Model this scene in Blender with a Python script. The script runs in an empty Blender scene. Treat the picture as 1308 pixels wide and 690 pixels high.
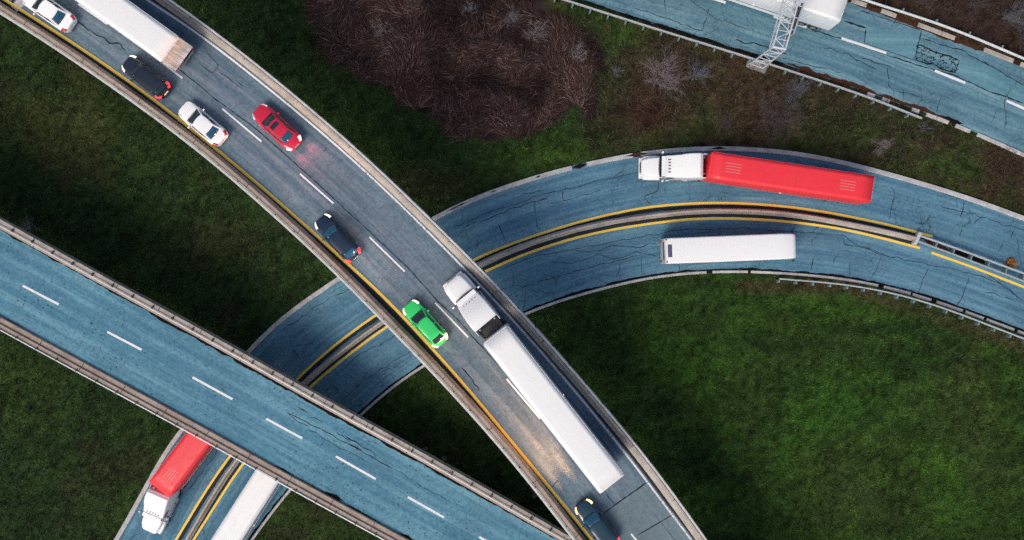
import bpy, math, random
import numpy as np
from mathutils import Vector, Matrix

random.seed(7)
RNG = np.random.default_rng(11)
SC = bpy.context.scene
COL = SC.collection
CAMZ, FPX = 82.0, 1017.0          # camera height above the ramp; focal length in px of the 1308 px wide photo
ZA, ZB = 10.5, 4.5                # deck levels of the two viaducts


# ------------------------------------------------------------------ geometry helpers
def sstep(t):
    t = np.clip(t, 0, 1)
    return t * t * (3 - 2 * t)


def gz(X):
    """level of the ramp and of the land beside it: it sinks towards the west"""
    return -3.0 + 3.0 * sstep((np.asarray(X, float) + 38.0) / 30.0)


def P(px, py, z=0.0):
    k = (CAMZ - z) / FPX
    return ((px - 654.0) * k, (345.0 - py) * k)


def PG(px, py, dz=0.0):
    z = 0.0
    for _ in range(6):
        x, y = P(px, py, z)
        z = float(gz(x)) + dz
    return (x, y)


def resample(p, n):
    d = np.r_[0, np.cumsum(np.hypot(*np.diff(p, axis=0).T))]
    t = np.linspace(0, d[-1], n)
    return np.c_[np.interp(t, d, p[:, 0]), np.interp(t, d, p[:, 1])]


def plen(p):
    return float(np.hypot(*np.diff(p, axis=0).T).sum())


def curve(pts, step=0.8, sm=3.0, ext=(60, 60)):
    """smooth world polyline through measured points, run on at both ends"""
    p = np.array(pts, float)

    def tang(a, b):
        v = a - b
        return v / np.hypot(*v)
    if ext[0]:
        j = min(2, len(p) - 1)
        p = np.vstack([p[0] + tang(p[0], p[j]) * ext[0], p])
    if ext[1]:
        j = max(-3, -len(p))
        p = np.vstack([p, p[-1] + tang(p[-1], p[j]) * ext[1]])
    n = max(4, int(plen(p) / 0.4))
    q = resample(p, n)
    if sm > 0:
        s = sm / (plen(p) / (n - 1))
        r = int(3 * s)
        k = np.exp(-0.5 * (np.arange(-r, r + 1) / s) ** 2)
        k /= k.sum()
        a = 2 * q[0] - q[1:r + 1][::-1]
        b = 2 * q[-1] - q[-r - 1:-1][::-1]
        qq = np.vstack([a, q, b])
        q = np.c_[np.convolve(qq[:, 0], k, 'valid'), np.convolve(qq[:, 1], k, 'valid')]
    return resample(q, max(2, int(plen(q) / step)))


def normals(p):
    t = np.gradient(p, axis=0)
    t /= np.hypot(t[:, 0], t[:, 1])[:, None]
    return np.c_[-t[:, 1], t[:, 0]]


def offset(p, d):
    d = np.asarray(d, float)
    if d.ndim:
        d = d[:, None]
    return p + normals(p) * d


def cut(p, a, b):
    """the stretch of a polyline between metres a and b"""
    d = np.r_[0, np.cumsum(np.hypot(*np.diff(p, axis=0).T))]
    t = np.linspace(a, b, max(2, int((b - a) / 0.5) + 1))
    return np.c_[np.interp(t, d, p[:, 0]), np.interp(t, d, p[:, 1])]


def near_s(p, xy):
    d = np.r_[0, np.cumsum(np.hypot(*np.diff(p, axis=0).T))]
    return float(d[np.argmin(np.hypot(p[:, 0] - xy[0], p[:, 1] - xy[1]))])


def put(o, parent=None):
    COL.objects.link(o)
    if parent is not None:
        o.parent = parent
    return o


class MB:
    def __init__(s):
        s.v, s.f = [], []

    def add(s, v, f):
        n = len(s.v)
        s.v += [tuple(map(float, q)) for q in v]
        s.f += [tuple(i + n for i in q) for q in f]
        return s

    def box(s, c, d, rot=None):
        x, y, z = (d[0] / 2, d[1] / 2, d[2] / 2)
        v = [Vector((sx * x, sy * y, sz * z)) for sz in (-1, 1) for sx, sy in ((-1, -1), (1, -1), (1, 1), (-1, 1))]
        if rot is not None:
            v = [rot @ q for q in v]
        v = [q + Vector(c) for q in v]
        return s.add(v, [(3, 2, 1, 0), (4, 5, 6, 7), (0, 1, 5, 4), (1, 2, 6, 5), (2, 3, 7, 6), (3, 0, 4, 7)])

    def bar(s, a, b, w, h=None):
        """square bar between two points"""
        a, b = Vector(a), Vector(b)
        h = h or w
        d = (b - a).normalized()
        up = Vector((0, 0, 1)) if abs(d.z) < 0.95 else Vector((1, 0, 0))
        r = d.cross(up).normalized()
        u = r.cross(d)
        v = [e + r * (sx * w / 2) + u * (sy * h / 2) for e in (a, b) for sx, sy in ((-1, -1), (1, -1), (1, 1), (-1, 1))]
        return s.add(v, [(0, 1, 2, 3), (7, 6, 5, 4), (0, 4, 5, 1), (1, 5, 6, 2), (2, 6, 7, 3), (3, 7, 4, 0)])

    def cyl(s, a, b, r, n=14, r2=None):
        a, b = Vector(a), Vector(b)
        r2 = r if r2 is None else r2
        d = (b - a).normalized()
        up = Vector((0, 0, 1)) if abs(d.z) < 0.95 else Vector((1, 0, 0))
        x = d.cross(up).normalized()
        y = d.cross(x)
        v, f = [], []
        for e, rr in ((a, r), (b, r2)):
            for i in range(n):
                t = 2 * math.pi * i / n
                v.append(e + x * (rr * math.cos(t)) + y * (rr * math.sin(t)))
        for i in range(n):
            j = (i + 1) % n
            f.append((i, j, n + j, n + i))
        f += [tuple(range(n))[::-1], tuple(range(n, 2 * n))]
        return s.add(v, f)

    def loft(s, rings, closed=True, caps=True):
        n = len(rings[0])
        v = [q for r in rings for q in r]
        f = []
        for i in range(len(rings) - 1):
            for j in range(n if closed else n - 1):
                k = (j + 1) % n
                f.append((i * n + j, i * n + k, (i + 1) * n + k, (i + 1) * n + j))
        if caps:
            f += [tuple(range(n))[::-1], tuple(range((len(rings) - 1) * n, len(rings) * n))]
        return s.add(v, f)

    def build(s, name, mat, parent=None, bevel=0.0, smooth=35, solid=0.0, loc=None):
        me = bpy.data.meshes.new(name)
        me.from_pydata(s.v, [], s.f)
        import bmesh
        bm = bmesh.new()
        bm.from_mesh(me)
        bmesh.ops.recalc_face_normals(bm, faces=bm.faces)
        bm.to_mesh(me)
        bm.free()
        if smooth:
            me.polygons.foreach_set('use_smooth', [True] * len(me.polygons))
            me.set_sharp_from_angle(angle=math.radians(smooth))
        me.materials.append(mat)
        o = put(bpy.data.objects.new(name, me), parent)
        if loc is not None:
            o.location = loc
        if solid:
            m = o.modifiers.new('solid', 'SOLIDIFY')
            m.thickness = solid
            m.offset = 0
        if bevel:
            m = o.modifiers.new('bevel', 'BEVEL')
            m.width = bevel
            m.segments = 2
            m.limit_method = 'ANGLE'
            m.angle_limit = math.radians(40)
        return o


def fast_mesh(name, v, f, mat, parent=None, colors=None, smooth=False):
    """v (n,3), f (m,k) arrays"""
    me = bpy.data.meshes.new(name)
    k = f.shape[1]
    me.vertices.add(len(v))
    me.vertices.foreach_set('co', np.ascontiguousarray(v, np.float32).ravel())
    me.loops.add(f.size)
    me.loops.foreach_set('vertex_index', np.ascontiguousarray(f, np.int32).ravel())
    me.polygons.add(len(f))
    me.polygons.foreach_set('loop_start', np.arange(0, f.size, k, dtype=np.int32))
    if smooth:
        me.polygons.foreach_set('use_smooth', np.ones(len(f), bool))
    me.update(calc_edges=True)
    if colors is not None:
        a = me.attributes.new('tint', 'FLOAT_COLOR', 'POINT')
        a.data.foreach_set('color', np.c_[colors, np.ones(len(v))].astype(np.float32).ravel())
    me.materials.append(mat)
    return put(bpy.data.objects.new(name, me), parent)


def tag(o, label=None, cat=None, group=None, kind=None):
    for k, val in (('label', label), ('category', cat), ('group', group), ('kind', kind)):
        if val:
            o[k] = val
    return o


def thing(name, label, cat, loc=(0, 0, 0), rz=0.0, group=None):
    o = put(bpy.data.objects.new(name, None))
    o.empty_display_size = 0.5
    o.location = loc
    o.rotation_euler = (0, 0, rz)
    return tag(o, label, cat, group)


def ribbon(name, A, B, zf, dz, mat, parent=None, ns=10, tracks=(), kind=None, step=0.8):
    n = max(2, int(max(plen(A), plen(B)) / step))
    A, B = resample(A, n), resample(B, n)
    t = np.linspace(0, 1, ns + 1)
    xy = A[:, None, :] * (1 - t)[None, :, None] + B[:, None, :] * t[None, :, None]
    z = zf(xy[..., 0]) + dz
    v = np.dstack([xy, z]).reshape(-1, 3)
    i = np.arange((n - 1) * (ns + 1)).reshape(n - 1, ns + 1)[:, :-1].ravel()
    f = np.c_[i, i + 1, i + ns + 2, i + ns + 1]
    wid = np.hypot(*(B - A).T)
    arc = np.r_[0, np.cumsum(np.hypot(*np.diff((A + B) / 2, axis=0).T))]
    u = wid[:, None] * t[None, :]
    wear = np.zeros_like(u)
    for c, s, amp in tracks:
        wear += amp * np.exp(-0.5 * ((t[None, :] - c) * wid[:, None] / s) ** 2)
    o = fast_mesh(name, v, f, mat, parent)
    me = o.data
    if v[f[0, 1], 0] * 0 == 0:
        a, b, c = v[f[0, 0]], v[f[0, 1]], v[f[0, 2]]
        if np.cross(b - a, c - b)[2] < 0:
            me.flip_normals()
    uv = me.uv_layers.new(name='UVMap')
    vi = np.empty(len(me.loops), np.int32)
    me.loops.foreach_get('vertex_index', vi)
    U = np.c_[u.ravel(), np.repeat(arc, ns + 1)][vi]
    uv.data.foreach_set('uv', U.astype(np.float32).ravel())
    w = me.attributes.new('wear', 'FLOAT', 'POINT')
    w.data.foreach_set('value', wear.astype(np.float32).ravel())
    if kind:
        o['kind'] = kind
    return o


def line(name, p, w, zf, dz, mat, parent, ragged=0.0):
    """painted or poured strip of width w along p; ragged moves its sides about"""
    if ragged:
        L = plen(p)
        p = resample(p, max(8, int(L / .12)))
        x = np.linspace(0, L, len(p))
        sd = int(RNG.integers(1, 9000))
        fade = np.minimum(1, np.minimum(x, L - x) / .8)
        nz = lambda k: (fbm(x, x * 0 + k, 1.1, sd + k, 4) - .5) * 3.4 * ragged
        h1 = (w / 2 + nz(3)) * fade
        h2 = (w / 2 + nz(40)) * fade
        return ribbon(name, offset(p, np.maximum(h1, 0.004)), offset(p, -np.maximum(h2, 0.004)), zf, dz, mat, parent, ns=1, step=0.12)
    return ribbon(name, offset(p, w / 2), offset(p, -w / 2), zf, dz, mat, parent, ns=1, step=0.5)


def sweep(name, p, zf, prof, mat, parent=None, smooth=30, gaps=None):
    """closed cross-section prof [(d, h)] carried along p"""
    n = normals(p)
    rings = []
    for i in range(len(p)):
        rings.append([(p[i, 0] + n[i, 0] * d, p[i, 1] + n[i, 1] * d, float(zf(p[i, 0] + n[i, 0] * d)) + h) for d, h in prof])
    return MB().loft(rings).build(name, mat, parent, smooth=smooth)


def vnoise(x, y, s, seed=0):
    g = np.random.default_rng(seed).random((64, 64))
    x, y = np.asarray(x) / s + 1000, np.asarray(y) / s + 1000
    xi, yi = np.floor(x).astype(int), np.floor(y).astype(int)
    a, b = sstep(x - xi), sstep(y - yi)
    q = lambda i, j: g[i % 64, j % 64]
    return (q(xi, yi) * (1 - a) + q(xi + 1, yi) * a) * (1 - b) + (q(xi, yi + 1) * (1 - a) + q(xi + 1, yi + 1) * a) * b


def fbm(x, y, s, seed=0, o=4):
    r, amp, t = 0, 1, 0
    for i in range(o):
        r = r + amp * vnoise(x, y, s / 2 ** i, seed + i)
        t += amp
        amp *= 0.55
    return r / t


def inside(x, y, poly):
    c = np.zeros(np.shape(x), bool)
    n = len(poly)
    for i in range(n):
        x1, y1 = poly[i]
        x2, y2 = poly[(i + 1) % n]
        if y1 == y2:
            continue
        m = ((y1 > y) != (y2 > y)) & (x < (x2 - x1) * (y - y1) / (y2 - y1) + x1)
        c ^= m
    return c


# ------------------------------------------------------------------ materials
def nmat(name):
    m = bpy.data.materials.new(name)
    m.use_nodes = True
    return m, m.node_tree, m.node_tree.nodes['Principled BSDF']


def nd(t, typ, **kw):
    n = t.nodes.new(typ)
    for k, v in kw.items():
        if k in n.inputs:
            n.inputs[k].default_value = v
        else:
            setattr(n, k, v)
    return n


def mixc(t, fac, a, b, blend='MIX'):
    n = t.nodes.new('ShaderNodeMix')
    n.data_type = 'RGBA'
    n.blend_type = blend
    for s, v in ((n.inputs[0], fac), (n.inputs[6], a), (n.inputs[7], b)):
        if hasattr(v, 'is_linked') or isinstance(v, bpy.types.NodeSocket):
            t.links.new(v, s)
        elif isinstance(v, (int, float)):
            s.default_value = v
        else:
            s.default_value = (*v, 1) if len(v) == 3 else v
    return n.outputs[2]


def ramp(t, src, a, b, ca=0.0, cb=1.0):
    n = t.nodes.new('ShaderNodeMapRange')
    n.inputs[1].default_value, n.inputs[2].default_value = a, b
    n.inputs[3].default_value, n.inputs[4].default_value = ca, cb
    t.links.new(src, n.inputs[0])
    return n.outputs[0]


def mul(t, a, b, op='MULTIPLY'):
    n = t.nodes.new('ShaderNodeMath')
    n.operation = op
    for s, v in ((n.inputs[0], a), (n.inputs[1], b)):
        if isinstance(v, (int, float)):
            s.default_value = v
        else:
            t.links.new(v, s)
    return n.outputs[0]


def noise(t, scale, detail=4, rough=0.55, vec=None, mapscale=None, coord='Object'):
    tc = nd(t, 'ShaderNodeTexCoord')
    src = tc.outputs[coord]
    if mapscale is not None:
        mp = nd(t, 'ShaderNodeMapping')
        mp.inputs['Scale'].default_value = mapscale
        t.links.new(src, mp.inputs[0])
        src = mp.outputs[0]
    n = nd(t, 'ShaderNodeTexNoise')
    n.inputs['Scale'].default_value = scale
    n.inputs['Detail'].default_value = detail
    n.inputs['Roughness'].default_value = rough
    t.links.new(src, n.inputs['Vector'])
    return n.outputs[0]


def bump(t, b, src, dist, strength=0.6):
    n = nd(t, 'ShaderNodeBump')
    n.inputs['Strength'].default_value = strength
    n.inputs['Distance'].default_value = dist
    t.links.new(src, n.inputs['Height'])
    t.links.new(n.outputs[0], b.inputs['Normal'])


def asphalt(name, base, light, dark, wearc, streak=0.5, speck=0.0, blotch=0.35, crazed=0.0):
    m, t, b = nmat(name)
    st = noise(t, 1.0, 4, 0.6, mapscale=(1.5, 0.05, 1), coord='UV')
    st2 = noise(t, 1.0, 5, 0.65, mapscale=(4.5, 0.16, 1), coord='UV')
    st3 = noise(t, 1.0, 3, 0.6, mapscale=(9.0, 0.5, 1), coord='UV')
    big = noise(t, 0.16, 4, 0.55)
    mid = noise(t, 1.1, 5, 0.65)
    fine = noise(t, 9.0, 3, 0.7)
    c = mixc(t, ramp(t, st, 0.42, 0.58, 0, streak), base, light)
    c = mixc(t, ramp(t, st2, 0.50, 0.66, 0, streak * 0.6), c, dark)
    c = mixc(t, ramp(t, st3, 0.52, 0.66, 0, streak * 0.35), c, light)
    c = mixc(t, ramp(t, big, 0.44, 0.62, 0, blotch), c, dark)
    c = mixc(t, ramp(t, mid, 0.52, 0.75, 0, blotch), c, light)
    at = nd(t, 'ShaderNodeAttribute', attribute_name='wear')
    wv = mul(t, at.outputs['Fac'], ramp(t, st, 0.3, 0.6, 0.45, 1.0))
    c = mixc(t, wv, c, wearc)
    c = mixc(t, ramp(t, fine, 0.35, 0.7, 0.0, 0.45), c, dark)
    m2 = noise(t, 3.2, 4, 0.65)
    c = mixc(t, ramp(t, m2, 0.50, 0.66, 0, 0.40), c, dark)
    c = mixc(t, ramp(t, m2, 0.46, 0.32, 0, 0.22), c, light)
    if crazed:
        tc = nd(t, 'ShaderNodeTexCoord')
        wn = nd(t, 'ShaderNodeTexNoise', Scale=1.3, Detail=4.0)
        t.links.new(tc.outputs['Object'], wn.inputs['Vector'])
        wv2 = nd(t, 'ShaderNodeVectorMath', operation='MULTIPLY_ADD')
        t.links.new(wn.outputs['Color'], wv2.inputs[0])
        wv2.inputs[1].default_value = (0.9, 0.9, 0.0)
        t.links.new(tc.outputs['Object'], wv2.inputs[2])
        for vs_, wdt, lo, hi in ((0.32, 0.010, 0.50, 0.58), (0.95, 0.020, 0.55, 0.62)):
            vo = nd(t, 'ShaderNodeTexVoronoi', feature='DISTANCE_TO_EDGE', Scale=vs_)
            t.links.new(wv2.outputs[0], vo.inputs['Vector'])
            area = noise(t, 0.13 + vs_ * .1, 3, 0.55)
            k = mul(t, ramp(t, vo.outputs['Distance'], wdt, wdt * .35), ramp(t, area, lo, hi))
            c = mixc(t, mul(t, k, crazed), c, (0.014, 0.020, 0.028))
    if speck:
        sp = noise(t, 1.0, 2, 0.5, mapscale=(5.0, 3.0, 1), coord='UV')
        area = noise(t, 0.22, 3, 0.5)
        k = mul(t, ramp(t, sp, 0.64, 0.67), ramp(t, area, 0.40, 0.55))
        c = mixc(t, mul(t, k, speck), c, (0.012, 0.016, 0.02))
    t.links.new(c, b.inputs['Base Color'])
    t.links.new(ramp(t, mid, 0.3, 0.7, 0.78, 0.92), b.inputs['Roughness'])
    b.inputs['Specular IOR Level'].default_value = 0.25
    bump(t, b, fine, 0.01, 0.05)
    return m


def concrete(name, base, dark, scale=1.0, stain=(0.10, 0.07, 0.05), amount=0.5, rough=0.88):
    m, t, b = nmat(name)
    a = noise(t, 0.7 * scale, 6, 0.65)
    c2 = noise(t, 4.0 * scale, 4, 0.6)
    f = noise(t, 22.0, 2, 0.6)
    c = mixc(t, ramp(t, a, 0.38, 0.68), base, dark)
    c = mixc(t, ramp(t, c2, 0.55, 0.75, 0, amount), c, stain)
    c = mixc(t, ramp(t, f, 0.4, 0.7, 0, 0.25), c, dark)
    t.links.new(c, b.inputs['Base Color'])
    b.inputs['Roughness'].default_value = rough
    bump(t, b, c2, 0.03, 0.5)
    return m


def paint_mark(name, col, under, worn=0.35):
    m, t, b = nmat(name)
    a = noise(t, 6.0, 5, 0.7)
    g = noise(t, 0.5, 3, 0.5)
    c = mixc(t, mul(t, ramp(t, a, 0.50, 0.66), ramp(t, g, 0.35, 0.65, worn * 0.3, worn * 2)), col, under)
    t.links.new(c, b.inputs['Base Color'])
    b.inputs['Roughness'].default_value = 0.65
    return m


def plain(name, col, rough=0.5, metal=0.0, var=0.12, coat=0.0, emit=None, estr=0.0, spec=0.5, scale=2.0, dirt=None, dirtamt=0.0):
    m, t, b = nmat(name)
    a = noise(t, scale, 5, 0.6)
    c = mixc(t, ramp(t, a, 0.35, 0.7), col, tuple(q * (1 - var) for q in col))
    if dirt:
        d = noise(t, 1.2, 6, 0.7)
        c = mixc(t, ramp(t, d, 0.5, 0.8, 0, dirtamt), c, dirt)
    t.links.new(c, b.inputs['Base Color'])
    b.inputs['Roughness'].default_value = rough
    b.inputs['Metallic'].default_value = metal
    b.inputs['Coat Weight'].default_value = coat
    b.inputs['Specular IOR Level'].default_value = spec
    if emit:
        b.inputs['Emission Color'].default_value = (*emit, 1)
        b.inputs['Emission Strength'].default_value = estr
    return m


def vcol(name, rough=0.9, spec=0.15, var=0.35, scale=3.0, trans=0.0):
    m, t, b = nmat(name)
    at = nd(t, 'ShaderNodeAttribute', attribute_name='tint')
    a = noise(t, scale, 5, 0.7)
    c = mixc(t, ramp(t, a, 0.35, 0.7, 0, 1), at.outputs['Color'],
             mixc(t, 1.0, at.outputs['Color'], (1 - var,) * 3, 'MULTIPLY'))
    t.links.new(c, b.inputs['Base Color'])
    b.inputs['Roughness'].default_value = rough
    b.inputs['Specular IOR Level'].default_value = spec
    return m


M = {}
M['asph_flyover'] = asphalt('asphalt_flyover', (0.112, 0.176, 0.232), (0.205, 0.282, 0.33), (0.044, 0.068, 0.094), (0.25, 0.28, 0.312), 0.75)
M['asph_viaduct'] = asphalt('asphalt_viaduct', (0.092, 0.268, 0.362), (0.215, 0.435, 0.52), (0.036, 0.106, 0.165), (0.05, 0.16, 0.25), 0.85, speck=0.9)
M['asph_ramp'] = asphalt('asphalt_ramp', (0.082, 0.218, 0.315), (0.195, 0.375, 0.465), (0.034, 0.086, 0.14), (0.048, 0.136, 0.22), 0.75, crazed=0.65)
M['asph_highway'] = asphalt('asphalt_highway', (0.095, 0.228, 0.295), (0.235, 0.405, 0.46), (0.036, 0.088, 0.128), (0.055, 0.142, 0.205), 0.85, crazed=0.6)
M['asph_patch'] = asphalt('asphalt_patch', (0.105, 0.245, 0.305), (0.2, 0.38, 0.43), (0.065, 0.16, 0.205), (0.07, 0.17, 0.22), 0.7)
M['slab_conc'] = asphalt('deck_concrete', (0.16, 0.225, 0.25), (0.22, 0.29, 0.31), (0.08, 0.115, 0.14), (0.115, 0.155, 0.185), 0.5)
M['shoulder'] = asphalt('shoulder_asphalt', (0.020, 0.026, 0.032), (0.036, 0.043, 0.05), (0.011, 0.013, 0.015), (0.02, 0.02, 0.02), 0.5)
M['tan'] = concrete('weathered_concrete', (0.46, 0.365, 0.30), (0.30, 0.225, 0.18), 1.0, (0.13, 0.09, 0.065), 0.65)
M['tangrey'] = concrete('grey_concrete', (0.47, 0.425, 0.375), (0.31, 0.275, 0.24), 1.0, (0.12, 0.095, 0.08), 0.65)
M['kerbc'] = concrete('kerb_concrete', (0.56, 0.55, 0.54), (0.36, 0.345, 0.34), 1.6, (0.06, 0.05, 0.05), 0.75)
M['girder'] = concrete('girder_concrete', (0.26, 0.25, 0.24), (0.18, 0.17, 0.16))
M['white'] = paint_mark('white_paint', (0.80, 0.80, 0.80), (0.09, 0.11, 0.13), 0.3)
M['whiteworn'] = paint_mark('worn_white_paint', (0.72, 0.73, 0.74), (0.05, 0.06, 0.07), 0.75)
M['yellow'] = paint_mark('yellow_paint', (0.92, 0.60, 0.07), (0.14, 0.12, 0.06), 0.12)
M['tar'] = plain('tar', (0.012, 0.016, 0.021), 0.7, var=0.4, spec=0.2)
M['grit'] = plain('black_grit', (0.014, 0.013, 0.013), 0.95, var=0.6, spec=0.05, scale=8)
M['soil'] = plain('rust_soil', (0.085, 0.036, 0.022), 0.95, var=0.6, spec=0.05, scale=5)
M['galv'] = plain('galvanised_steel', (0.62, 0.65, 0.67), 0.45, 0.25, var=0.2)
M['railwhite'] = plain('pale_rail', (0.62, 0.62, 0.60), 0.5, 0.1, var=0.25, dirt=(0.25, 0.2, 0.16), dirtamt=0.6)
M['post'] = plain('treated_post', (0.16, 0.26, 0.245), 0.7, var=0.4)
M['darksteel'] = plain('dark_steel', (0.035, 0.037, 0.04), 0.6, 0.2)
M['gantry'] = plain('gantry_aluminium', (0.66, 0.69, 0.72), 0.4, 0.2, var=0.1)
M['signback'] = plain('sign_back', (0.42, 0.47, 0.50), 0.45, 0.2)
M['signfront'] = plain('sign_front', (0.02, 0.16, 0.08), 0.4)
M['glass'] = plain('dark_glass', (0.010, 0.022, 0.034), 0.06, spec=0.8, var=0.1)
M['glass_sky'] = plain('painted_sky_glass', (0.012, 0.075, 0.14), 0.08, spec=0.8, var=0.2)  # reflected sky painted into the base colour as blue
M['glasspurple'] = plain('purple_glass', (0.12, 0.10, 0.20), 0.1, spec=0.8)
M['tyre'] = plain('tyre', (0.018, 0.018, 0.019), 0.9, spec=0.2)
M['rim'] = plain('rim', (0.45, 0.46, 0.48), 0.3, 0.7)
M['chassis'] = plain('chassis', (0.02, 0.021, 0.023), 0.7)
M['p_white'] = plain('white_paintwork', (0.88, 0.875, 0.86), 0.3, var=0.02, coat=0.2)
M['p_cream'] = plain('white_trailer_skin', (0.80, 0.785, 0.76), 0.4, var=0.03, dirt=(0.55, 0.52, 0.48), dirtamt=0.25)
M['p_side'] = plain('trailer_side', (0.78, 0.84, 0.88), 0.3, var=0.08)  # white sides; the light blue of their shade is put into the colour
M['p_red'] = plain('red_paintwork', (0.60, 0.012, 0.045), 0.22, var=0.05, coat=0.5)
M['p_redt'] = plain('red_trailer_skin', (0.84, 0.034, 0.048), 0.42, var=0.05)
M['p_redmark'] = plain('pale_red_marks', (0.76, 0.16, 0.16), 0.45, var=0.05)
M['p_black'] = plain('black_paintwork', (0.010, 0.014, 0.026), 0.2, var=0.1, coat=0.6)
M['p_navy'] = plain('navy_paintwork', (0.006, 0.020, 0.045), 0.16, var=0.1, coat=0.6)
M['p_dark'] = plain('dark_teal_paintwork', (0.006, 0.035, 0.060), 0.16, var=0.1, coat=0.6)
M['p_green'] = plain('green_paintwork', (0.03, 0.62, 0.14), 0.22, var=0.06, coat=0.5)
M['dirtydoor'] = None
M['lamp_on'] = plain('lit_headlamp', (0.8, 0.7, 0.6), 0.2, emit=(1.0, 0.66, 0.42), estr=1.2)
M['lamp_off'] = plain('headlamp', (0.75, 0.74, 0.72), 0.12, spec=0.8)
M['lamp_orange'] = plain('lit_amber_lamp', (0.8, 0.45, 0.2), 0.2, emit=(1.0, 0.5, 0.2), estr=1.5)
M['tail_on'] = plain('lit_tail_lamp', (0.6, 0.02, 0.02), 0.2, emit=(1.0, 0.03, 0.05), estr=1.6)
M['tail_pink'] = plain('lit_brake_lamp', (0.9, 0.6, 0.55), 0.2, emit=(1.0, 0.62, 0.55), estr=1.4)
M['tail_off'] = plain('tail_lamp', (0.45, 0.015, 0.03), 0.2, spec=0.7)
M['plate'] = plain('licence_plate', (0.6, 0.6, 0.58), 0.4)
M['plate_lit'] = plain('lit_plate', (0.6, 0.45, 0.3), 0.4, emit=(1.0, 0.6, 0.35), estr=0.8)
M['ground'] = vcol('grass_soil', var=0.55, scale=2.2)
M['blade'] = vcol('grass_blades', var=0.3, scale=1.0)
M['reed'] = vcol('dry_reeds', var=0.3, rough=0.75)
M['twig'] = plain('pale_twigs', (0.30, 0.25, 0.255), 0.85, var=0.4)
M['twigdark'] = plain('brown_twigs', (0.115, 0.085, 0.082), 0.85, var=0.4)
M['twigblue'] = plain('grey_twigs', (0.20, 0.20, 0.225), 0.85, var=0.4)
M['orange_leaf'] = plain('orange_leaves', (0.42, 0.17, 0.03), 0.8, var=0.5, scale=6)
M['stone'] = concrete('rubble_stone', (0.13, 0.105, 0.09), (0.07, 0.06, 0.05), 3.0)


def trailer_skin(name, col, dirt, bands):
    m, t, b = nmat(name)
    tc = nd(t, 'ShaderNodeTexCoord')
    sp = nd(t, 'ShaderNodeSeparateXYZ')
    t.links.new(tc.outputs['Object'], sp.inputs[0])
    fr = mul(t, mul(t, sp.outputs[0], 1 / bands), 0.0, 'ADD')
    fr = mul(t, fr, 1.0, 'FRACT')
    seam = ramp(t, mul(t, mul(t, fr, 0.5, 'SUBTRACT'), 0.0, 'ABSOLUTE'), 0.46, 0.5)
    run = noise(t, 1.0, 5, 0.65, mapscale=(0.35, 3.0, 1))
    spot = noise(t, 1.6, 6, 0.7)
    c = mixc(t, ramp(t, run, 0.48, 0.72, 0, 0.30), col, dirt)
    c = mixc(t, ramp(t, spot, 0.56, 0.74, 0, 0.35), c, dirt)
    c = mixc(t, mul(t, seam, 0.30), c, dirt)
    t.links.new(c, b.inputs['Base Color'])
    t.links.new(ramp(t, spot, 0.4, 0.7, 0.38, 0.62), b.inputs['Roughness'])
    return m


M['p_cream'] = trailer_skin('white_trailer_skin', (0.84, 0.83, 0.805), (0.72, 0.70, 0.66), 1.22)
M['p_redt'] = trailer_skin('red_trailer_skin', (0.86, 0.036, 0.050), (0.66, 0.040, 0.050), 1.22)


def dirty_door():
    m, t, b = nmat('dirty_trailer_door')
    s = noise(t, 1.0, 4, 0.6, mapscale=(1, 5.5, 0.35))
    c = mixc(t, ramp(t, s, 0.42, 0.62), (0.80, 0.79, 0.75), (0.47, 0.45, 0.40))
    t.links.new(c, b.inputs['Base Color'])
    b.inputs['Roughness'].default_value = 0.6
    return m


M['dirtydoor'] = dirty_door()

# ------------------------------------------------------------------ measured lines of the roads
ZC = lambda z: (lambda X: np.zeros_like(np.asarray(X, float)) + z)
gA, gB, gR = ZC(ZA), ZC(ZB), gz

A_SW = curve([P(*q, ZA + .9) for q in [(0, 19), (45, 45), (121, 97), (209, 159), (300, 231), (338, 268), (383, 306), (424, 345), (440, 362), (490, 413), (554, 479), (579, 505), (621, 552), (674, 614), (731, 690)]], ext=(60, 60), sm=4)
A_NE = curve([P(*q, ZA + .9) for q in [(219, 0), (277, 38), (301, 59), (362, 107), (435, 169), (492, 221), (567, 294), (616, 343), (667, 397), (730, 468), (759, 502), (820, 573), (872, 643), (904, 690)]], ext=(60, 60), sm=4)
A_YEL = curve([P(*q, ZA) for q in [(6, 0), (83, 48), (141, 87), (194, 125), (255, 173), (300, 210), (376, 275), (451, 344), (480, 367), (523, 413), (566, 461), (603, 502), (643, 552), (701, 621), (756, 690)]], ext=(60, 60), sm=3)
A_WHT = curve([P(*q, ZA) for q in [(187, 0), (262, 47), (273, 58), (342, 112), (412, 170), (473, 224), (552, 301), (590, 340), (629, 380), (692, 450), (737, 502), (800, 580), (858, 657), (883, 690)]], ext=(60, 60), sm=3)
B_NE = curve([P(*q, ZB + .7) for q in [(0, 280), (83, 326), (164, 371), (252, 417), (300, 445), (423, 515), (519, 566), (602, 613), (725, 684)]], ext=(60, 70), sm=6)
B_SW = curve([P(*q, ZB + .7) for q in [(0, 423), (38, 444), (171, 516), (231, 548), (306, 590), (370, 626), (460, 675), (488, 690)]], ext=(60, 80), sm=6)
B_AN = curve([P(*q, ZB) for q in [(0, 292), (101, 348), (214, 411), (275, 445), (400, 516), (463, 549), (561, 604), (652, 655), (715, 690)]], ext=(60, 70), sm=6)
B_AS = curve([P(*q, ZB) for q in [(0, 405), (63, 441), (198, 516), (256, 547), (327, 582), (372, 605), (460, 655), (521, 690)]], ext=(60, 80), sm=6)
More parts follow.
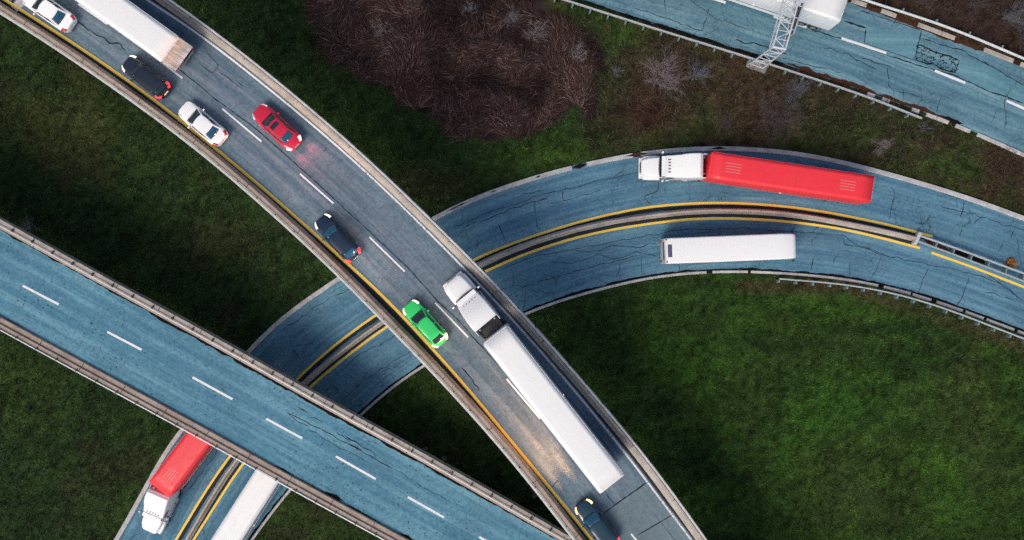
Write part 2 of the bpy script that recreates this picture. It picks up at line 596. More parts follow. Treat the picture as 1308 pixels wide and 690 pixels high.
D_OUT = curve([PG(*q) for q in [(145, 690), (180, 632), (206, 577), (228, 549), (314, 448), (352, 409), (382, 386), (407, 370), (555, 273.5), (590, 257), (641, 237), (717, 214), (767, 203), (817, 193), (870, 188), (921, 186), (977, 189), (1027, 194), (1077, 205), (1130, 218), (1198, 238), (1261, 258), (1308, 277)]], ext=(60, 60))
D_IN = curve([PG(*q) for q in [(324, 690), (344, 660), (370, 627), (460, 531), (509, 489), (542, 466), (674, 400), (696, 390), (747, 377), (805, 360), (855, 352), (894, 349), (942, 347.5), (978, 349), (1061, 355), (1128, 366), (1198, 387), (1261, 410), (1308, 428)]], ext=(60, 60))
D_YU = curve([PG(*q) for q in [(225, 690), (256, 637), (291, 584), (381, 481), (424, 443), (480, 401), (608, 329), (666, 306), (742, 282), (817, 265), (870, 260), (921, 258.5), (977, 261), (1027, 266), (1061, 272), (1128, 285), (1191, 302)]], ext=(60, 0), sm=2.5)
D_YL = curve([PG(*q) for q in [(247, 690), (281, 636), (308, 593), (394, 494), (438, 459), (496, 414), (623, 344), (691, 316), (767, 295), (870, 280), (886, 278.5), (951, 279), (1002, 282), (1078, 292), (1130, 305), (1175, 317)]], ext=(60, 0), sm=2.5)
D_YL2 = curve([PG(*q) for q in [(1190, 323), (1245, 342), (1308, 367)]], ext=(0, 60), sm=2)
D_MED = curve([PG(*q, .8) for q in [(238, 690), (271, 632), (299, 589), (387, 488), (438, 447), (487, 410), (616, 334), (691, 305), (767, 284), (870, 270), (921, 267.5), (1002, 271), (1065, 281), (1130, 294), (1171, 304)]], ext=(60, 0), sm=2.5)
C_S = curve([P(*q) for q in [(723, -6), (806, 22), (927, 59), (978, 75), (1028, 90), (1111, 120), (1145, 131), (1208, 153), (1261, 175), (1308, 197)]], ext=(60, 60))
C_N = curve([P(*q) for q in [(960, -36), (1075, 0), (1103, 7), (1178, 37), (1255, 65), (1308, 87)]], ext=(70, 60))
C_RS = curve([P(*q, .75) for q in [(723, 0), (826, 33), (927, 64), (978, 80), (1045, 102), (1111, 124), (1178, 151)]], ext=(60, 0), sm=2)
C_RN = curve([P(*q, .75) for q in [(960, -53), (1106, 0), (1155, 15), (1201, 30), (1245, 47), (1308, 74)]], ext=(70, 60), sm=2)
D_RI = curve([PG(*q, .75) for q in [(996, 356.5), (1078, 363), (1145, 375), (1211, 395), (1308, 433)]], ext=(0, 60), sm=2)

# ------------------------------------------------------------------ road surfaces, kerbs, markings
DARK = (0.9, 0.0)
ramp_road = ribbon('ramp_road', D_OUT, D_IN, gR, 0.0, M['asph_ramp'], ns=36, kind='structure',
                   tracks=((.17, .35, .5), (.31, .35, .5), (.67, .35, .5), (.81, .35, .5)))
highway_road = ribbon('highway_road', C_N, C_S, ZC(0), 0.0, M['asph_highway'], ns=28, kind='structure',
                      tracks=((.16, .35, .5), (.34, .35, .5), (.64, .4, .55), (.82, .4, .5)))
A_IN_S, A_IN_N = offset(A_SW, .88), offset(A_NE, -0.9)
flyover_road = ribbon('flyover_road', A_IN_N, A_IN_S, gA, 0.0, M['asph_flyover'], ns=36, kind='structure',
                      tracks=((.24, .3, .55), (.40, .3, .55), (.60, .3, .55), (.77, .3, .55)))
viaduct_road = ribbon('viaduct_road', offset(B_AN, 0.1), offset(B_AS, -0.1), gB, 0.0, M['asph_viaduct'], ns=30, kind='structure',
                      tracks=((.18, .4, .5), (.40, .4, .6), (.63, .35, .5), (.83, .35, .4)))

# shoulder strips in near-black asphalt
ribbon('shoulder', A_IN_S, offset(A_YEL, -0.16), gA, .004, M['shoulder'], flyover_road, ns=2)
ribbon('shoulder', offset(A_WHT, .2), A_IN_N, gA, .004, M['shoulder'], flyover_road, ns=2)
line('edge_line', A_YEL, .25, gA, .012, M['yellow'], flyover_road)
sA = near_s(A_WHT, P(440, 196, ZA))
line('edge_line', cut(A_WHT, 0, sA), .17, gA, .012, M['white'], flyover_road)
line('edge_line', cut(A_WHT, sA, plen(A_WHT)), .17, gA, .012, M['whiteworn'], flyover_road)
line('shoulder', offset(D_YU, -.33), .36, gR, .004, M['shoulder'], ramp_road, .06)
line('shoulder', offset(D_YL, .33), .36, gR, .004, M['shoulder'], ramp_road, .06)
line('edge_line', D_YU, .24, gR, .012, M['yellow'], ramp_road)
line('edge_line', D_YL, .24, gR, .012, M['yellow'], ramp_road)
line('edge_line', D_YL2, .24, gR, .012, M['yellow'], ramp_road)

for road, zf, zz, w, segs in (
    (flyover_road, gA, ZA, .15, [((100, 5), (137, 31)), ((202, 76), (233, 100)), ((284, 139), (334, 181)), ((383, 222), (426, 260)), ((472, 303), (517, 347)), ((556, 387), (598, 431)), ((647, 484), (690, 535)), ((806, 682), (850, 734)), ((-10, -70), (35, -38))]),
    (viaduct_road, gB, ZB, .22, [((29, 365), (75, 389)), ((137, 424), (181, 447)), ((246, 482), (297, 510)), ((340, 535), (386, 560)), ((429, 583), (480, 612)), ((521, 635), (567, 661)), ((612, 686), (655, 710)), ((-80, 305), (-34, 330))]),
    (highway_road, ZC(0), 0, .26, [((870, -15), (927, 3.5)), ((988, 21), (1030, 35)), ((1075, 49), (1132, 68)), ((1194, 90.5), (1233, 106)), ((1286, 129), (1340, 153))]),
):
    for a, b in segs:
        p = resample(np.array([P(*a, zz), P(*b, zz)]), 6)
        line('lane_dash', p, w, zf, .012, M['white'], road)


def crack(parent, pts, zf, zz, w=.06, jit=.1, dz=.008, mat='tar'):
    q = np.array([PG(*p) if zz is None else P(*p, zz) for p in pts])
    q = resample(q, max(3, int(plen(q) / .3)))
    n = len(q)
    j = RNG.normal(0, 1, n)
    j = np.convolve(np.r_[0, j, 0], [.3, .6, .3], 'valid') * jit
    j[0] = j[-1] = 0
    q = offset(q, j)
    return q, w


def cracks(parent, zf, zz, lst, name='crack', mat='tar', dz=.008):
    V, Fc = [], []
    for item in lst:
        pts, w, jit = item if isinstance(item, tuple) and isinstance(item[0], list) else (item, .055, .09)
        q, w = crack(parent, pts, zf, zz, w, jit)
        ww = w / 2 * (0.5 + RNG.random(len(q)) * 1.0)
        ww[0] *= .3
        ww[-1] *= .3
        a, b = offset(q, ww), offset(q, -ww)
        base = sum(len(x) for x in V)
        pts3 = np.vstack([np.c_[a, zf(a[:, 0]) + dz], np.c_[b, zf(b[:, 0]) + dz]])
        n = len(q)
        i = np.arange(n - 1)
        V.append(pts3)
        Fc.append(np.c_[i + n, i + n + 1, i + 1, i] + base)
        # a side crack here and there
    return fast_mesh(name, np.vstack(V), np.vstack(Fc), M[mat], parent)


cracks(ramp_road, gR, None, [
    [(579, 291), (623, 272), (681, 252), (722, 242), (767, 231), (815, 220)], [(590, 292), (650, 268), (700, 254)],
    [(666, 248), (696, 243)], [(636, 286), (646, 309)], [(682, 256), (686, 280), (689, 294)], [(718, 242), (720, 257)],
    [(841, 232), (840, 243), (820, 251), (832, 262)], ([(641, 344), (681, 328), (757, 314), (870, 293.6), (945, 292), (1010, 296), (1055, 299)], .05, .05),
    [(732, 321), (767, 320), (782, 314), (812, 316), (840, 311)], [(701, 335), (727, 336), (762, 326)], ([(666, 367), (717, 352), (818, 325)], .05, .06),
    [(819, 328), (821, 352)], [(792, 338), (787, 354)], [(867, 338), (867, 347)], [(1039, 329), (1037, 342)], [(971, 330), (969, 345)],
    [(1055, 299), (1078, 301), (1085, 309), (1130, 326)], [(1138, 238), (1144, 248), (1140, 260), (1135, 282)],
    [(1201, 262), (1228, 270), (1256, 277), (1295, 292), (1312, 293)], [(1231, 255), (1226, 278)], [(1256, 275), (1243, 288)], [(1296, 292), (1291, 305)],
    [(1230, 288), (1225, 303)], [(1283, 305), (1275, 323)], [(1176, 277), (1178, 287), (1186, 295), (1180, 300)], [(1190, 285), (1184, 297)],
    [(1075, 302), (1078, 312), (1105, 317), (1125, 325), (1145, 328), (1185, 338), (1211, 343), (1241, 350), (1275, 362), (1308, 384)],
    [(1126, 325), (1121, 342), (1111, 358)], [(1188, 338), (1181, 353), (1173, 375)], [(1238, 352), (1233, 368), (1221, 392)],
    [(1040, 327), (1035, 347)], [(1068, 328), (1064, 337)], [(1085, 335), (1085, 354)], [(1258, 373), (1278, 377), (1298, 387)],
    [(1260, 350), (1285, 365), (1300, 380)], [(840, 310), (870, 318), (900, 312)], [(760, 325), (790, 330), (812, 322), (838, 327)],
    [(900, 262), (905, 250)], [(922, 258), (922, 250)], [(700, 262), (720, 258), (745, 248), (768, 243)], ([(355, 425), (410, 388), (470, 355)], .05, .1),
    ([(425, 480), (470, 447), (520, 420)], .05, .1), ([(455, 495), (500, 463), (535, 444)], .05, .1), [(240, 625), (262, 600), (280, 570)],
    [(346, 632), (338, 648), (330, 652), (322, 668)], [(352, 610), (347, 630)], ([(1203, 246), (1218, 251)], .16, .04), ([(640, 300), (655, 270)], .04, .1)])
cracks(highway_road, ZC(0), 0, [
    [(811, 10.6), (851, 23), (882, 35), (898, 38), (906, 10)], [(936, 46), (932, 57)], ([(938, 52), (960, 55), (983, 62), (1005, 70)], .09, .12),
    [(1133, 85), (1135, 110), (1143, 117), (1143, 126)], [(1145, 117), (1178, 125)], [(1291, 108), (1283, 130), (1286, 157)], [(1275, 140), (1265, 158)],
    ([(1035, 37), (1075, 50), (1131, 70), (1171, 83), (1225, 98), (1258, 115), (1308, 132)], .1, .04), ([(1178, 50), (1225, 63), (1261, 82), (1308, 110)], .08, .04),
    ([(1106, 37), (1104, 56)], .1, .03), ([(1177, 39), (1168, 77)], .09, .03), ([(1168, 77), (1104, 55)], .05, .03), ([(1106, 36), (1078, 27)], .16, .08), ([(1177, 39), (1100, 14)], .06, .03),
    [(1203, 123), (1196, 143)], [(1100, 75), (1125, 82), (1140, 88)], ([(1226, 76), (1220, 92)], .07, .03), [(1255, 76), (1262, 84)], [(1300, 98), (1296, 112)],
    [(848, -5), (850, 15)], [(775, 2), (768, 12)], [(1050, 60), (1088, 72), (1120, 90)], [(1285, 120), (1294, 137)], [(990, 72), (1040, 85), (1075, 92)]])
for pts in ([(1106, 37), (1177, 39.5), (1168, 76), (1104.5, 55)], [(1226.5, 76.5), (1262, 84), (1330, 122), (1322, 140), (1258, 114), (1221, 92.5)]):
    q = np.array([P(*p) for p in pts])
    m = len(q) // 2
    ribbon('asphalt_patch', q[:m], q[m:][::-1], ZC(0), .004, M['asph_patch'], highway_road, ns=6)
# alligator cracking between the two patches
allig = []
for i in range(9):
    for j in range(3):
        cx, cy = 1172 + i * 6.0, 60 + j * 7.0 + i * 2.0
        if cx > 1224:
            continue
        cx, cy = cx + random.gauss(0, 1.6), cy + random.gauss(0, 1.6)
        for k in range(3):
            a = 2.1 * k + random.uniform(-.5, .5)
            allig.append(([(cx, cy), (cx + 4 * math.cos(a), cy + 3.2 * math.sin(a))], .11, .03))
cracks(highway_road, ZC(0), 0, allig + [([(1172, 58), (1225, 77)], .12, .1), ([(1168, 76), (1221, 93)], .14, .1)])
cracks(flyover_road, gA, ZA, [
    ([(100, -10), (160, 38), (233, 92), (281, 131), (330, 167), (408, 237), (477, 301), (523, 344), (558, 384), (584, 408), (640, 470), (700, 542)], .075, .02),
    ([(251, 79), (271, 93), (280, 84), (262, 65)], .05, .02), ([(280, 92), (311, 114)], .05, .05), ([(98, 27), (112, 38), (140, 50), (160, 64)], .1, .15), ([(300, 101), (312, 112), (316, 106)], .05, .03),
    ([(770, 656), (825, 617)], .10, .02), ([(814, 684), (860, 657)], .08, .02), ([(773, 630), (785, 645)], .08, .02), ([(870, 700), (835, 655)], .04, .02), ([(715, 612), (690, 640)], .05, .02),
    ([(412, 196), (418, 188)], .05, .03), ([(424, 203), (430, 196)], .05, .03), ([(440, 225), (446, 215)], .04, .03), ([(590, 470), (605, 492), (612, 500)], .12, .2), ([(483, 268), (490, 262)], .05, .05)])
cracks(viaduct_road, gB, ZB, [
    ([(366, 527), (400, 543), (438, 564), (473, 582), (501, 599)], .06, .05), ([(392, 548), (430, 570), (470, 590)], .04, .08), ([(370, 530), (382, 540), (396, 545)], .05, .08), ([(440, 556), (455, 565)], .09, .08), ([(446, 566), (462, 575)], .10, .06), ([(412, 548), (426, 556)], .08, .06), ([(380, 520), (392, 527)], .08, .06),
    ([(430, 552), (455, 566), (480, 583)], .06, .12), ([(395, 533), (412, 540)], .07, .1), ([(505, 600), (540, 622), (575, 640)], .04, .1)])
q = np.array([P(*p, ZA) for p in [(772, 656), (850, 770), (930, 760), (874, 680), (826, 618)]])
ribbon('concrete_slab', q[:2], q[2:][::-1], gA, .004, M['slab_conc'], flyover_road, ns=8)
o = MB()
q = [P(*p, ZA) for p in [(14, 8), (27, -6), (37, 1), (22, 15)]]
o.add([(x, y, ZA + .006) for x, y in q], [tuple(range(4))[::-1]]).build('concrete_joint', M['kerbc'], flyover_road, smooth=0)
cracks(flyover_road, gA, ZA, [([(8, 12), (20, -4)], .2, .02), ([(12, 10), (24, -6)], .06, .02)])
# black grit gathered along the viaduct kerbs, brown soil along the highway
line('road_grit', offset(B_AN, .02), .30, gB, .006, M['grit'], viaduct_road, .13)
line('road_grit', offset(B_AS, 0), .28, gB, .006, M['grit'], viaduct_road, .14)
for (a, b) in ((74, 77), (96, 98), (104, 106), (118, 120)):
    line('road_grit', offset(cut(B_AS, a, b), .2), .22, gB, .008, M['grit'], viaduct_road, .12)
L = plen(C_S)
s0, s1 = near_s(C_S, P(1000, 85)), near_s(C_S, P(1215, 158))
line('road_soil', offset(cut(C_S, s0, s1), .2), .45, ZC(0), .006, M['soil'], highway_road, .2)
line('road_soil', offset(cut(C_S, 0, s0), .05), .22, ZC(0), .006, M['grit'], highway_road, .10)
line('road_soil', offset(cut(C_S, near_s(C_S, P(1205, 150)), near_s(C_S, P(1228, 160))), .3), .6, ZC(0), .007, M['grit'], highway_road, .2)
s0, s1 = near_s(C_N, P(1085, 3)), near_s(C_N, P(1256, 64))
line('road_soil', offset(cut(C_N, s0, s1), .1), .55, ZC(0), .006, M['soil'], highway_road, .12)
line('road_soil', offset(D_IN, .40), .2, gR, .006, M['grit'], ramp_road, .10)
line('road_grit', offset(D_IN, .16), .34, gR, .005, M['grit'], ramp_road, .03)
for px in ((1180, 306, 1215, 322), (1212, 318, 1262, 338)):
    p = resample(np.array([PG(px[0], px[1]), PG(px[2], px[3])]), 12)
    line('road_soil', p, .7, gR, .006, M['soil'] if px[0] < 1200 else M['grit'], ramp_road, .25)

# kerbs: real steps beside the ramp and the highway
def kerb(name, p, d0, d1, h, zf, mat, parent, breaks=()):
    """kerb stones between offsets d0 and d1, with gaps where stones are gone"""
    tot = plen(p)
    cuts = [0] + [x for b in breaks for x in b] + [tot]
    for a, b in zip(cuts[::2], cuts[1::2]):
        if b - a < .4:
            continue
        q = cut(p, a, b)
        lo, hi = min(d0, d1), max(d0, d1)
        sweep(name, q, zf, [(lo, -.25), (lo, h - .04), (lo + .04, h), (hi - .04, h), (hi, h - .04), (hi, -.25)], M[mat], parent)


sO = lambda p: near_s(D_OUT, PG(*p))
kerb('kerb', D_OUT, .02, -.46, .16, gR, 'kerbc', ramp_road, [(sO((577, 262)), sO((580, 261))), (sO((733, 209)), sO((746, 206))), (sO((803, 196)), sO((820, 193)))])
for a, b in ((sO((573, 264)), sO((600, 252))), (sO((628, 241)), sO((634, 239))), (sO((681, 224)), sO((688, 222))), (sO((728, 210)), sO((750, 205))), (sO((800, 197)), sO((826, 192))), (sO((905, 186)), sO((925, 186)))):
    line('road_soil', offset(cut(D_OUT, a, b), -.2), .3, gR, .165, M['soil'] if b - a > 1.7 else M['grit'], ramp_road, .12)
    line('road_soil', offset(cut(D_OUT, a, b), -.25), .5, gR, .006, M['soil'], ramp_road, .1)
sI = lambda p: near_s(D_IN, PG(*p))
gaps = []
broken = random.Random(4)
for px in ((700, 388), (752, 375), (776, 370), (792, 365), (852, 352), (908, 348), (952, 347), (985, 349), (1020, 351), (1056, 355), (1092, 360), (1128, 367), (1160, 375), (1195, 386), (1230, 397), (1262, 410), (1292, 421)):
    s = sI(px)
    if broken.random() < .4:
        continue
    gaps.append((s - broken.uniform(.05, .35), s + broken.uniform(.05, .35)))
kerb('kerb', D_IN, .0, .27, .14, gR, 'kerbc', ramp_road, gaps)
sC = lambda p: near_s(C_S, P(*p))
kerb('kerb', C_S, -.3, .08, .12, ZC(0), 'kerbc', highway_road, [(1, sC((1108, 119))), (sC((1116, 121)), sC((1126, 125))), (sC((1140, 129)), sC((1163, 137))), (sC((1175, 142)), sC((1181, 144))), (sC((1209, 153)), sC((1218, 157))), (sC((1243, 167)), sC((1247, 169))), (sC((1276, 181)), sC((1279, 183)))])
sN = lambda p: near_s(C_N, P(*p))
kerb('kerb', C_N, .0, .45, .12, ZC(0), 'tangrey', highway_road, [(1, sN((1086, 3))), (sN((1108, 9)), sN((1122, 14))), (sN((1140, 21)), sN((1168, 33))), (sN((1220, 52)), sN((1252, 64))), (sN((1296, 82)), sN((1300, 84)))])

# ------------------------------------------------------------------ bridges
def bridge(name, label, SW, NE, zf, z, deck_t, girders, piers):
    t = thing(name, label, 'bridge', (0, 0, 0))
    n = 170
    LN = plen(SW)
    piers = [(f * (LN - 60) + 30) / LN for f in piers] + [.01, .985]
    a, b = resample(SW, n), resample(NE, n)
    rings = []
    for i in range(n):
        rings.append([(*a[i], z - .02), (*b[i], z - .02), (*b[i], z - deck_t), (*a[i], z - deck_t)])
    MB().loft(rings).build('deck', M['girder'], t, smooth=0)
    for k in girders:
        c = a * (1 - k) + b * k
        sweep('girder', c, zf, [(-.35, -deck_t - .002), (.35, -deck_t - .002), (.35, -deck_t - .2), (.12, -deck_t - .3), (.12, -deck_t - 1.0), (.35, -deck_t - 1.15), (.35, -deck_t - 1.3), (-.35, -deck_t - 1.3), (-.35, -deck_t - 1.15), (-.12, -deck_t - 1.0), (-.12, -deck_t - .3), (-.35, -deck_t - .2)], M['girder'], t)
    for s in piers:
        i = int(s * (n - 1))
        c1, c2 = a[i] * .86 + b[i] * .14, a[i] * .14 + b[i] * .86
        top = z - deck_t - 1.302
        m = MB()
        m.bar((*c1, top - .5), (*c2, top - .5), 1.1, 1.0)
        cap = m.build('pier_cap', M['girder'], t, bevel=.05)
        for f in (.18, .82):
            c = c1 * (1 - f) + c2 * f
            MB().cyl((*c, float(gz(c[0])) - .6), (*c, top - .99), .55, 20).build('pier', M['girder'], t)
    return t


def rail_posts(t, name, p, step, off, z0, z1, w, mat, a=0.0, b=None, depth=None, tilt=0):
    """upright posts along p: one mesh, shared by a child object for each post"""
    n = normals(p)
    d = np.r_[0, np.cumsum(np.hypot(*np.diff(p, axis=0).T))]
    b = d[-1] if b is None else b
    me = None
    ss = np.arange(a, b, step)
    for s in ss:
        x, y = np.interp(s, d, p[:, 0]), np.interp(s, d, p[:, 1])
        nx, ny = np.interp(s, d, n[:, 0]), np.interp(s, d, n[:, 1])
        if me is None:
            o = MB().box((0, 0, (z1 - z0) / 2), (w, depth or w, z1 - z0)).build(name, mat, t, bevel=.01)
            me = o.data
        else:
            o = o.copy()
            COL.objects.link(o)
            o.parent = t
        o.location = (x + nx * off, y + ny * off, z0(x) if callable(z0) else z0)
        o.rotation_euler = (0, 0, math.atan2(ny, nx) - math.pi / 2)


flyover = bridge('flyover_bridge', 'high two-lane concrete flyover crossing over the curved ramp, tan parapets both sides', A_SW, A_NE, gA, ZA, .35, (.14, .38, .62, .86), (.05, .30, .64, .93))
viaduct = bridge('viaduct_bridge', 'straight blue-surfaced two-lane viaduct with empty lanes, crossing over the ramp of trucks', B_SW, B_NE, gB, ZB, .35, (.12, .37, .63, .88), (.04, .27, .66, .95))
# flyover parapets: sloped concrete with a pale steel handrail on the outer edge
pp = sweep('parapet', A_SW, gA, [(.30, -.02), (.30, .74), (.34, .78), (.66, .78), (.71, .74), (.76, .30), (.86, .09), (.89, -.02)], M['tan'], flyover)
sweep('rail', A_SW, gA, [(.0, .82), (.0, .96), (.03, .99), (.19, .99), (.22, .96), (.22, .82)], M['railwhite'], pp)
sweep('ledge', A_SW, gA, [(.0, -.35), (.0, .12), (.02, .14), (.298, .14), (.298, -.35)], M['tangrey'], pp)
rail_posts(pp, 'post', A_SW, 2.25, .10, ZA + .14, ZA + .82, .10, M['darksteel'])
for o in pp.children:
    pass
pp = sweep('parapet', A_NE, gA, [(-.28, -.02), (-.28, .80), (-.32, .84), (-.46, .84), (-.52, .80), (-.62, .34), (-.86, .09), (-.91, -.02)], M['tangrey'], flyover)
sweep('rail', A_NE, gA, [(-.04, .84), (-.04, .98), (-.07, 1.01), (-.21, 1.01), (-.24, .98), (-.24, .84)], M['railwhite'], pp)
sweep('ledge', A_NE, gA, [(.0, -.35), (.0, .12), (-.02, .14), (-.278, .14), (-.278, -.35)], M['tangrey'], pp)
rail_posts(pp, 'post', A_NE, 2.25, -.02, ZA + .14, ZA + 1.04, .16, M['darksteel'], depth=.10)
# viaduct parapets
pp = sweep('parapet', B_NE, gB, [(.0, -.35), (.0, .62), (-.03, .65), (-.42, .65), (-.45, .62), (-.47, -.02)], M['tangrey'], viaduct)
sweep('rail', B_NE, gB, [(-.50, .74), (-.50, .84), (-.62, .84), (-.62, .74)], M['galv'], pp)
rail_posts(pp, 'post', B_NE, 2.2, -.36, ZB + .65, ZB + .86, .16, M['darksteel'], depth=.26)
sweep('kerb', B_NE, gB, [(-.473, -.02), (-.473, .17), (-.95, .15), (-.98, .12), (-1.0, -.02)], M['tan'], pp)
pp = sweep('parapet', B_SW, gB, [(.12, -.35), (.12, .42), (.15, .45), (.50, .45), (.53, .42), (.55, -.02)], M['tan'], viaduct)
sweep('rail', B_SW, gB, [(.0, .50), (.0, .60), (.10, .60), (.10, .50)], M['galv'], pp)
rail_posts(pp, 'post', B_SW, 2.2, .14, ZB + .45, ZB + .62, .14, M['darksteel'], depth=.2)
sweep('kerb', B_SW, gB, [(.553, -.02), (.553, .30), (1.0, .27), (1.04, .24), (1.07, -.02)], M['tan'], pp)

# joints between the cast lengths of the parapets
def joints(par, p, z, d0, d1, step, rng_seed, w=.05):
    n = normals(p)
    d = np.r_[0, np.cumsum(np.hypot(*np.diff(p, axis=0).T))]
    o = None
    for s in np.arange(50, d[-1] - 50, step):
        x, y = np.interp(s, d, p[:, 0]), np.interp(s, d, p[:, 1])
        nx, ny = np.interp(s, d, n[:, 0]), np.interp(s, d, n[:, 1])
        if o is None:
            o = MB().box((0, 0, 0), (w, abs(d1 - d0), .012)).build('joint', M['grit'], par, smooth=0)
        else:
            o = o.copy()
            COL.objects.link(o)
            o.parent = par
        o.location = (x + nx * (d0 + d1) / 2, y + ny * (d0 + d1) / 2, z)
        o.rotation_euler = (0, 0, math.atan2(ny, nx) - math.pi / 2)


pars = [o for o in flyover.children if o.name.startswith('parapet')]
joints(pars[0], A_SW, ZA + .78, .31, .70, 6.1, 1)
joints(pars[1], A_NE, ZA + .84, -.29, -.50, 6.1, 2)
pars = [o for o in viaduct.children if o.name.startswith('parapet')]
joints(pars[0], B_NE, ZB + .65, -.02, -.44, 4.6, 3)
joints(pars[0], B_NE, ZB + .165, -.50, -.94, 4.6, 3)
joints(pars[1], B_SW, ZB + .45, .13, .52, 4.6, 4)
joints(pars[1], B_SW, ZB + .29, .57, 1.0, 4.6, 4)

# median barrier of the ramp, with the steel rail that carries it on to the east
med = thing('median_barrier', 'curved concrete median barrier between the two yellow lines of the ramp', 'barrier')
sweep('concrete_wall', D_MED, gR, [(-.30, -.05), (-.30, .10), (-.15, .32), (-.11, .80), (-.08, .83), (.08, .83), (.11, .80), (.15, .32), (.30, .10), (.30, -.05)], M['tangrey'], med)
sr = thing('median_guardrail', 'double-sided steel guardrail between gravel, continuing the concrete median of the ramp', 'guardrail')
r1 = curve([PG(*q, .75) for q in [(1176, 301), (1230, 320), (1308, 349)]], ext=(0, 60), sm=1)
r2 = curve([PG(*q, .75) for q in [(1173, 308), (1230, 329), (1308, 359)]], ext=(0, 60), sm=1)
WB = [(-.03, .45), (-.08, .50), (-.08, .56), (-.02, .60), (-.08, .64), (-.08, .70), (-.03, .75), (.07, .75), (.07, .45)]
sweep('rail', r1, gR, WB, M['signback'], sr)
sweep('rail', r2, gR, [(-d, h) for d, h in WB], M['signback'], sr)
mid = (resample(r1, 40) + resample(r2, 40)) / 2
rail_posts(sr, 'post', mid, 1.9, 0, 0, .72, .12, M['post'], depth=.52)
a = np.array(PG(1176, 297, .8))
b = np.array(PG(1169, 312, .8))
MB().bar((*a, .55), (*b, .55), .34, .62).build('end_terminal', M['railwhite'], sr, bevel=.04)


def guardrail(label, p, zf, inward, off=0, step=1.9, a=0):
    t = thing('guardrail', label, 'guardrail')
    s = inward
    sweep('rail', p, zf, [(s * d, h) for d, h in ((-.05, .44), (.03, .44), (.10, .50), (.10, .56), (.04, .60), (.10, .64), (.10, .72), (.03, .77), (-.05, .77))], M['galv'], t)
    rail_posts(t, 'post', p, step, -s * .24, 0, .70, .16, M['post'], a=a, depth=.30)
    return t


guardrail('pale steel guardrail with green posts on the gantry side of the top highway', C_RS, ZC(0), 1)
guardrail('pale steel guardrail along the brown scrub side of the top highway, opposite the gantry foot', C_RN, ZC(0), -1, step=3.6)
guardrail('thin steel guardrail between the inner kerb of the ramp and the large green field', D_RI, gR, 1, step=1.75)

# ------------------------------------------------------------------ sign gantry
g = thing('sign_gantry', 'white lattice gantry standing beside the top highway and reaching across it', 'gantry', (*P(966, 85), 0))
O = Vector(g.location)


def W(px, py, z):
    return Vector((*P(px, py, z), z)) - O


def lattice(m, a0, a1, b0, b1, n, r=.035):
    for i in range(n):
        f, f2 = i / n, (i + 1) / n
        p1, p2 = a0.lerp(a1, f), a0.lerp(a1, f2)
        q1, q2 = b0.lerp(b1, f), b0.lerp(b1, f2)
        m.cyl(p1, q1, r, 6)
        m.cyl(*((p1, q2) if i % 2 else (q1, p2)), r, 6)


MB().box((0, 0, .08), (2.1, .85, .36), Matrix.Rotation(math.radians(-20), 3, 'Z')).build('base_plate', M['girder'], g, bevel=.04)
TH, TL = 7.2, 6.0
f1, f2 = W(958.5, 81.5, .25), W(974.5, 87.5, .25)
u1, u2 = W(987.5, 60, TH), W(1003.5, 63, TH)
m = MB()
for a, b in ((f1, u1), (f2, u2)):
    m.cyl(a, b, .09, 10)
lattice(m, f1, u1, f2, u2, 5, .045)
m.build('upright', M['gantry'], g)
v1, v2 = W(1009, -18, TH), W(1025, -15, TH)
v1 = u1 + (v1 - u1) * 1.25
v2 = u2 + (v2 - u2) * 1.25
dn = Vector((0, 0, TL - TH))
m = MB()
for a, b in ((u1, v1), (u2, v2)):
    m.cyl(a, b, .08, 8)
    m.cyl(a + dn, b + dn, .06, 8)
N = 9
lattice(m, u1, v1, u2, v2, N, .038)
lattice(m, u1, v1, u1 + dn, v1 + dn, N, .032)
lattice(m, u2, v2, u2 + dn, v2 + dn, N, .032)
m.cyl(u1, u2, .12, 8)
m.build('truss', M['gantry'], g)
m = MB()
e1, e2 = Vector((v1.x, v1.y, 0)), Vector((v2.x, v2.y, 0))
for a, b in ((e1, v1), (e2, v2)):
    m.cyl(a, b, .09, 10)
lattice(m, e1, v1, e2, v2, 6, .045)
m.build('upright', M['gantry'], g)
d = (u2 - v2).normalized()
side = Vector((-d.y, d.x, 0))
side = side if side.x > 0 else -side
pa, pb = W(1009, 47, 6.3), W(1022, 8, 6.3)
c = (pa + pb) / 2
ang = math.atan2((pb - pa).y, (pb - pa).x)
sg = MB().box((c.x, c.y, 6.3), ((pb - pa).length, .12, 2.2), Matrix.Rotation(ang, 3, 'Z')).build('sign_panel', M['signback'], g, bevel=.02)
m = MB()
for zz in (5.5, 6.3, 7.1):
    m.bar(pa.lerp(pb, .02) * Vector((1, 1, 0)).length * 0 + Vector((pa.x, pa.y, zz)) - Vector((side.x, side.y, 0)) * .12, Vector((pb.x, pb.y, zz)) - Vector((side.x, side.y, 0)) * .12, .1, .08)
m.build('stiffener', M['darksteel'], sg)
for f in (.12, .5, .88):
    m = MB()
    q = pa.lerp(pb, f)
    k = (q - u2).dot(d)
    r = u2 + d * k
    m.bar((q.x, q.y, TH), (r.x, r.y, TH), .06)
    m.bar((q.x, q.y, TL), (r.x, r.y, TL), .06)
    m.bar((r.x, r.y, TL - .03), (r.x, r.y, TH + .03), .05)
    m.build('bracket', M['gantry'], g)

# ------------------------------------------------------------------ vehicles
def wheel(parent, x, y, r, w, rim=True):
    s = 1 if y > 0 else -1
    t = MB().cyl((0, -w / 2, 0), (0, w / 2, 0), r, 24).build('wheel', M['tyre'], parent, bevel=.03, loc=(x, y, r))
    if rim:
        MB().cyl((0, s * (w / 2 - .02), 0), (0, s * (w / 2 + .012), 0), r * .62, 18).build('rim', M['rim'], t)
    return t


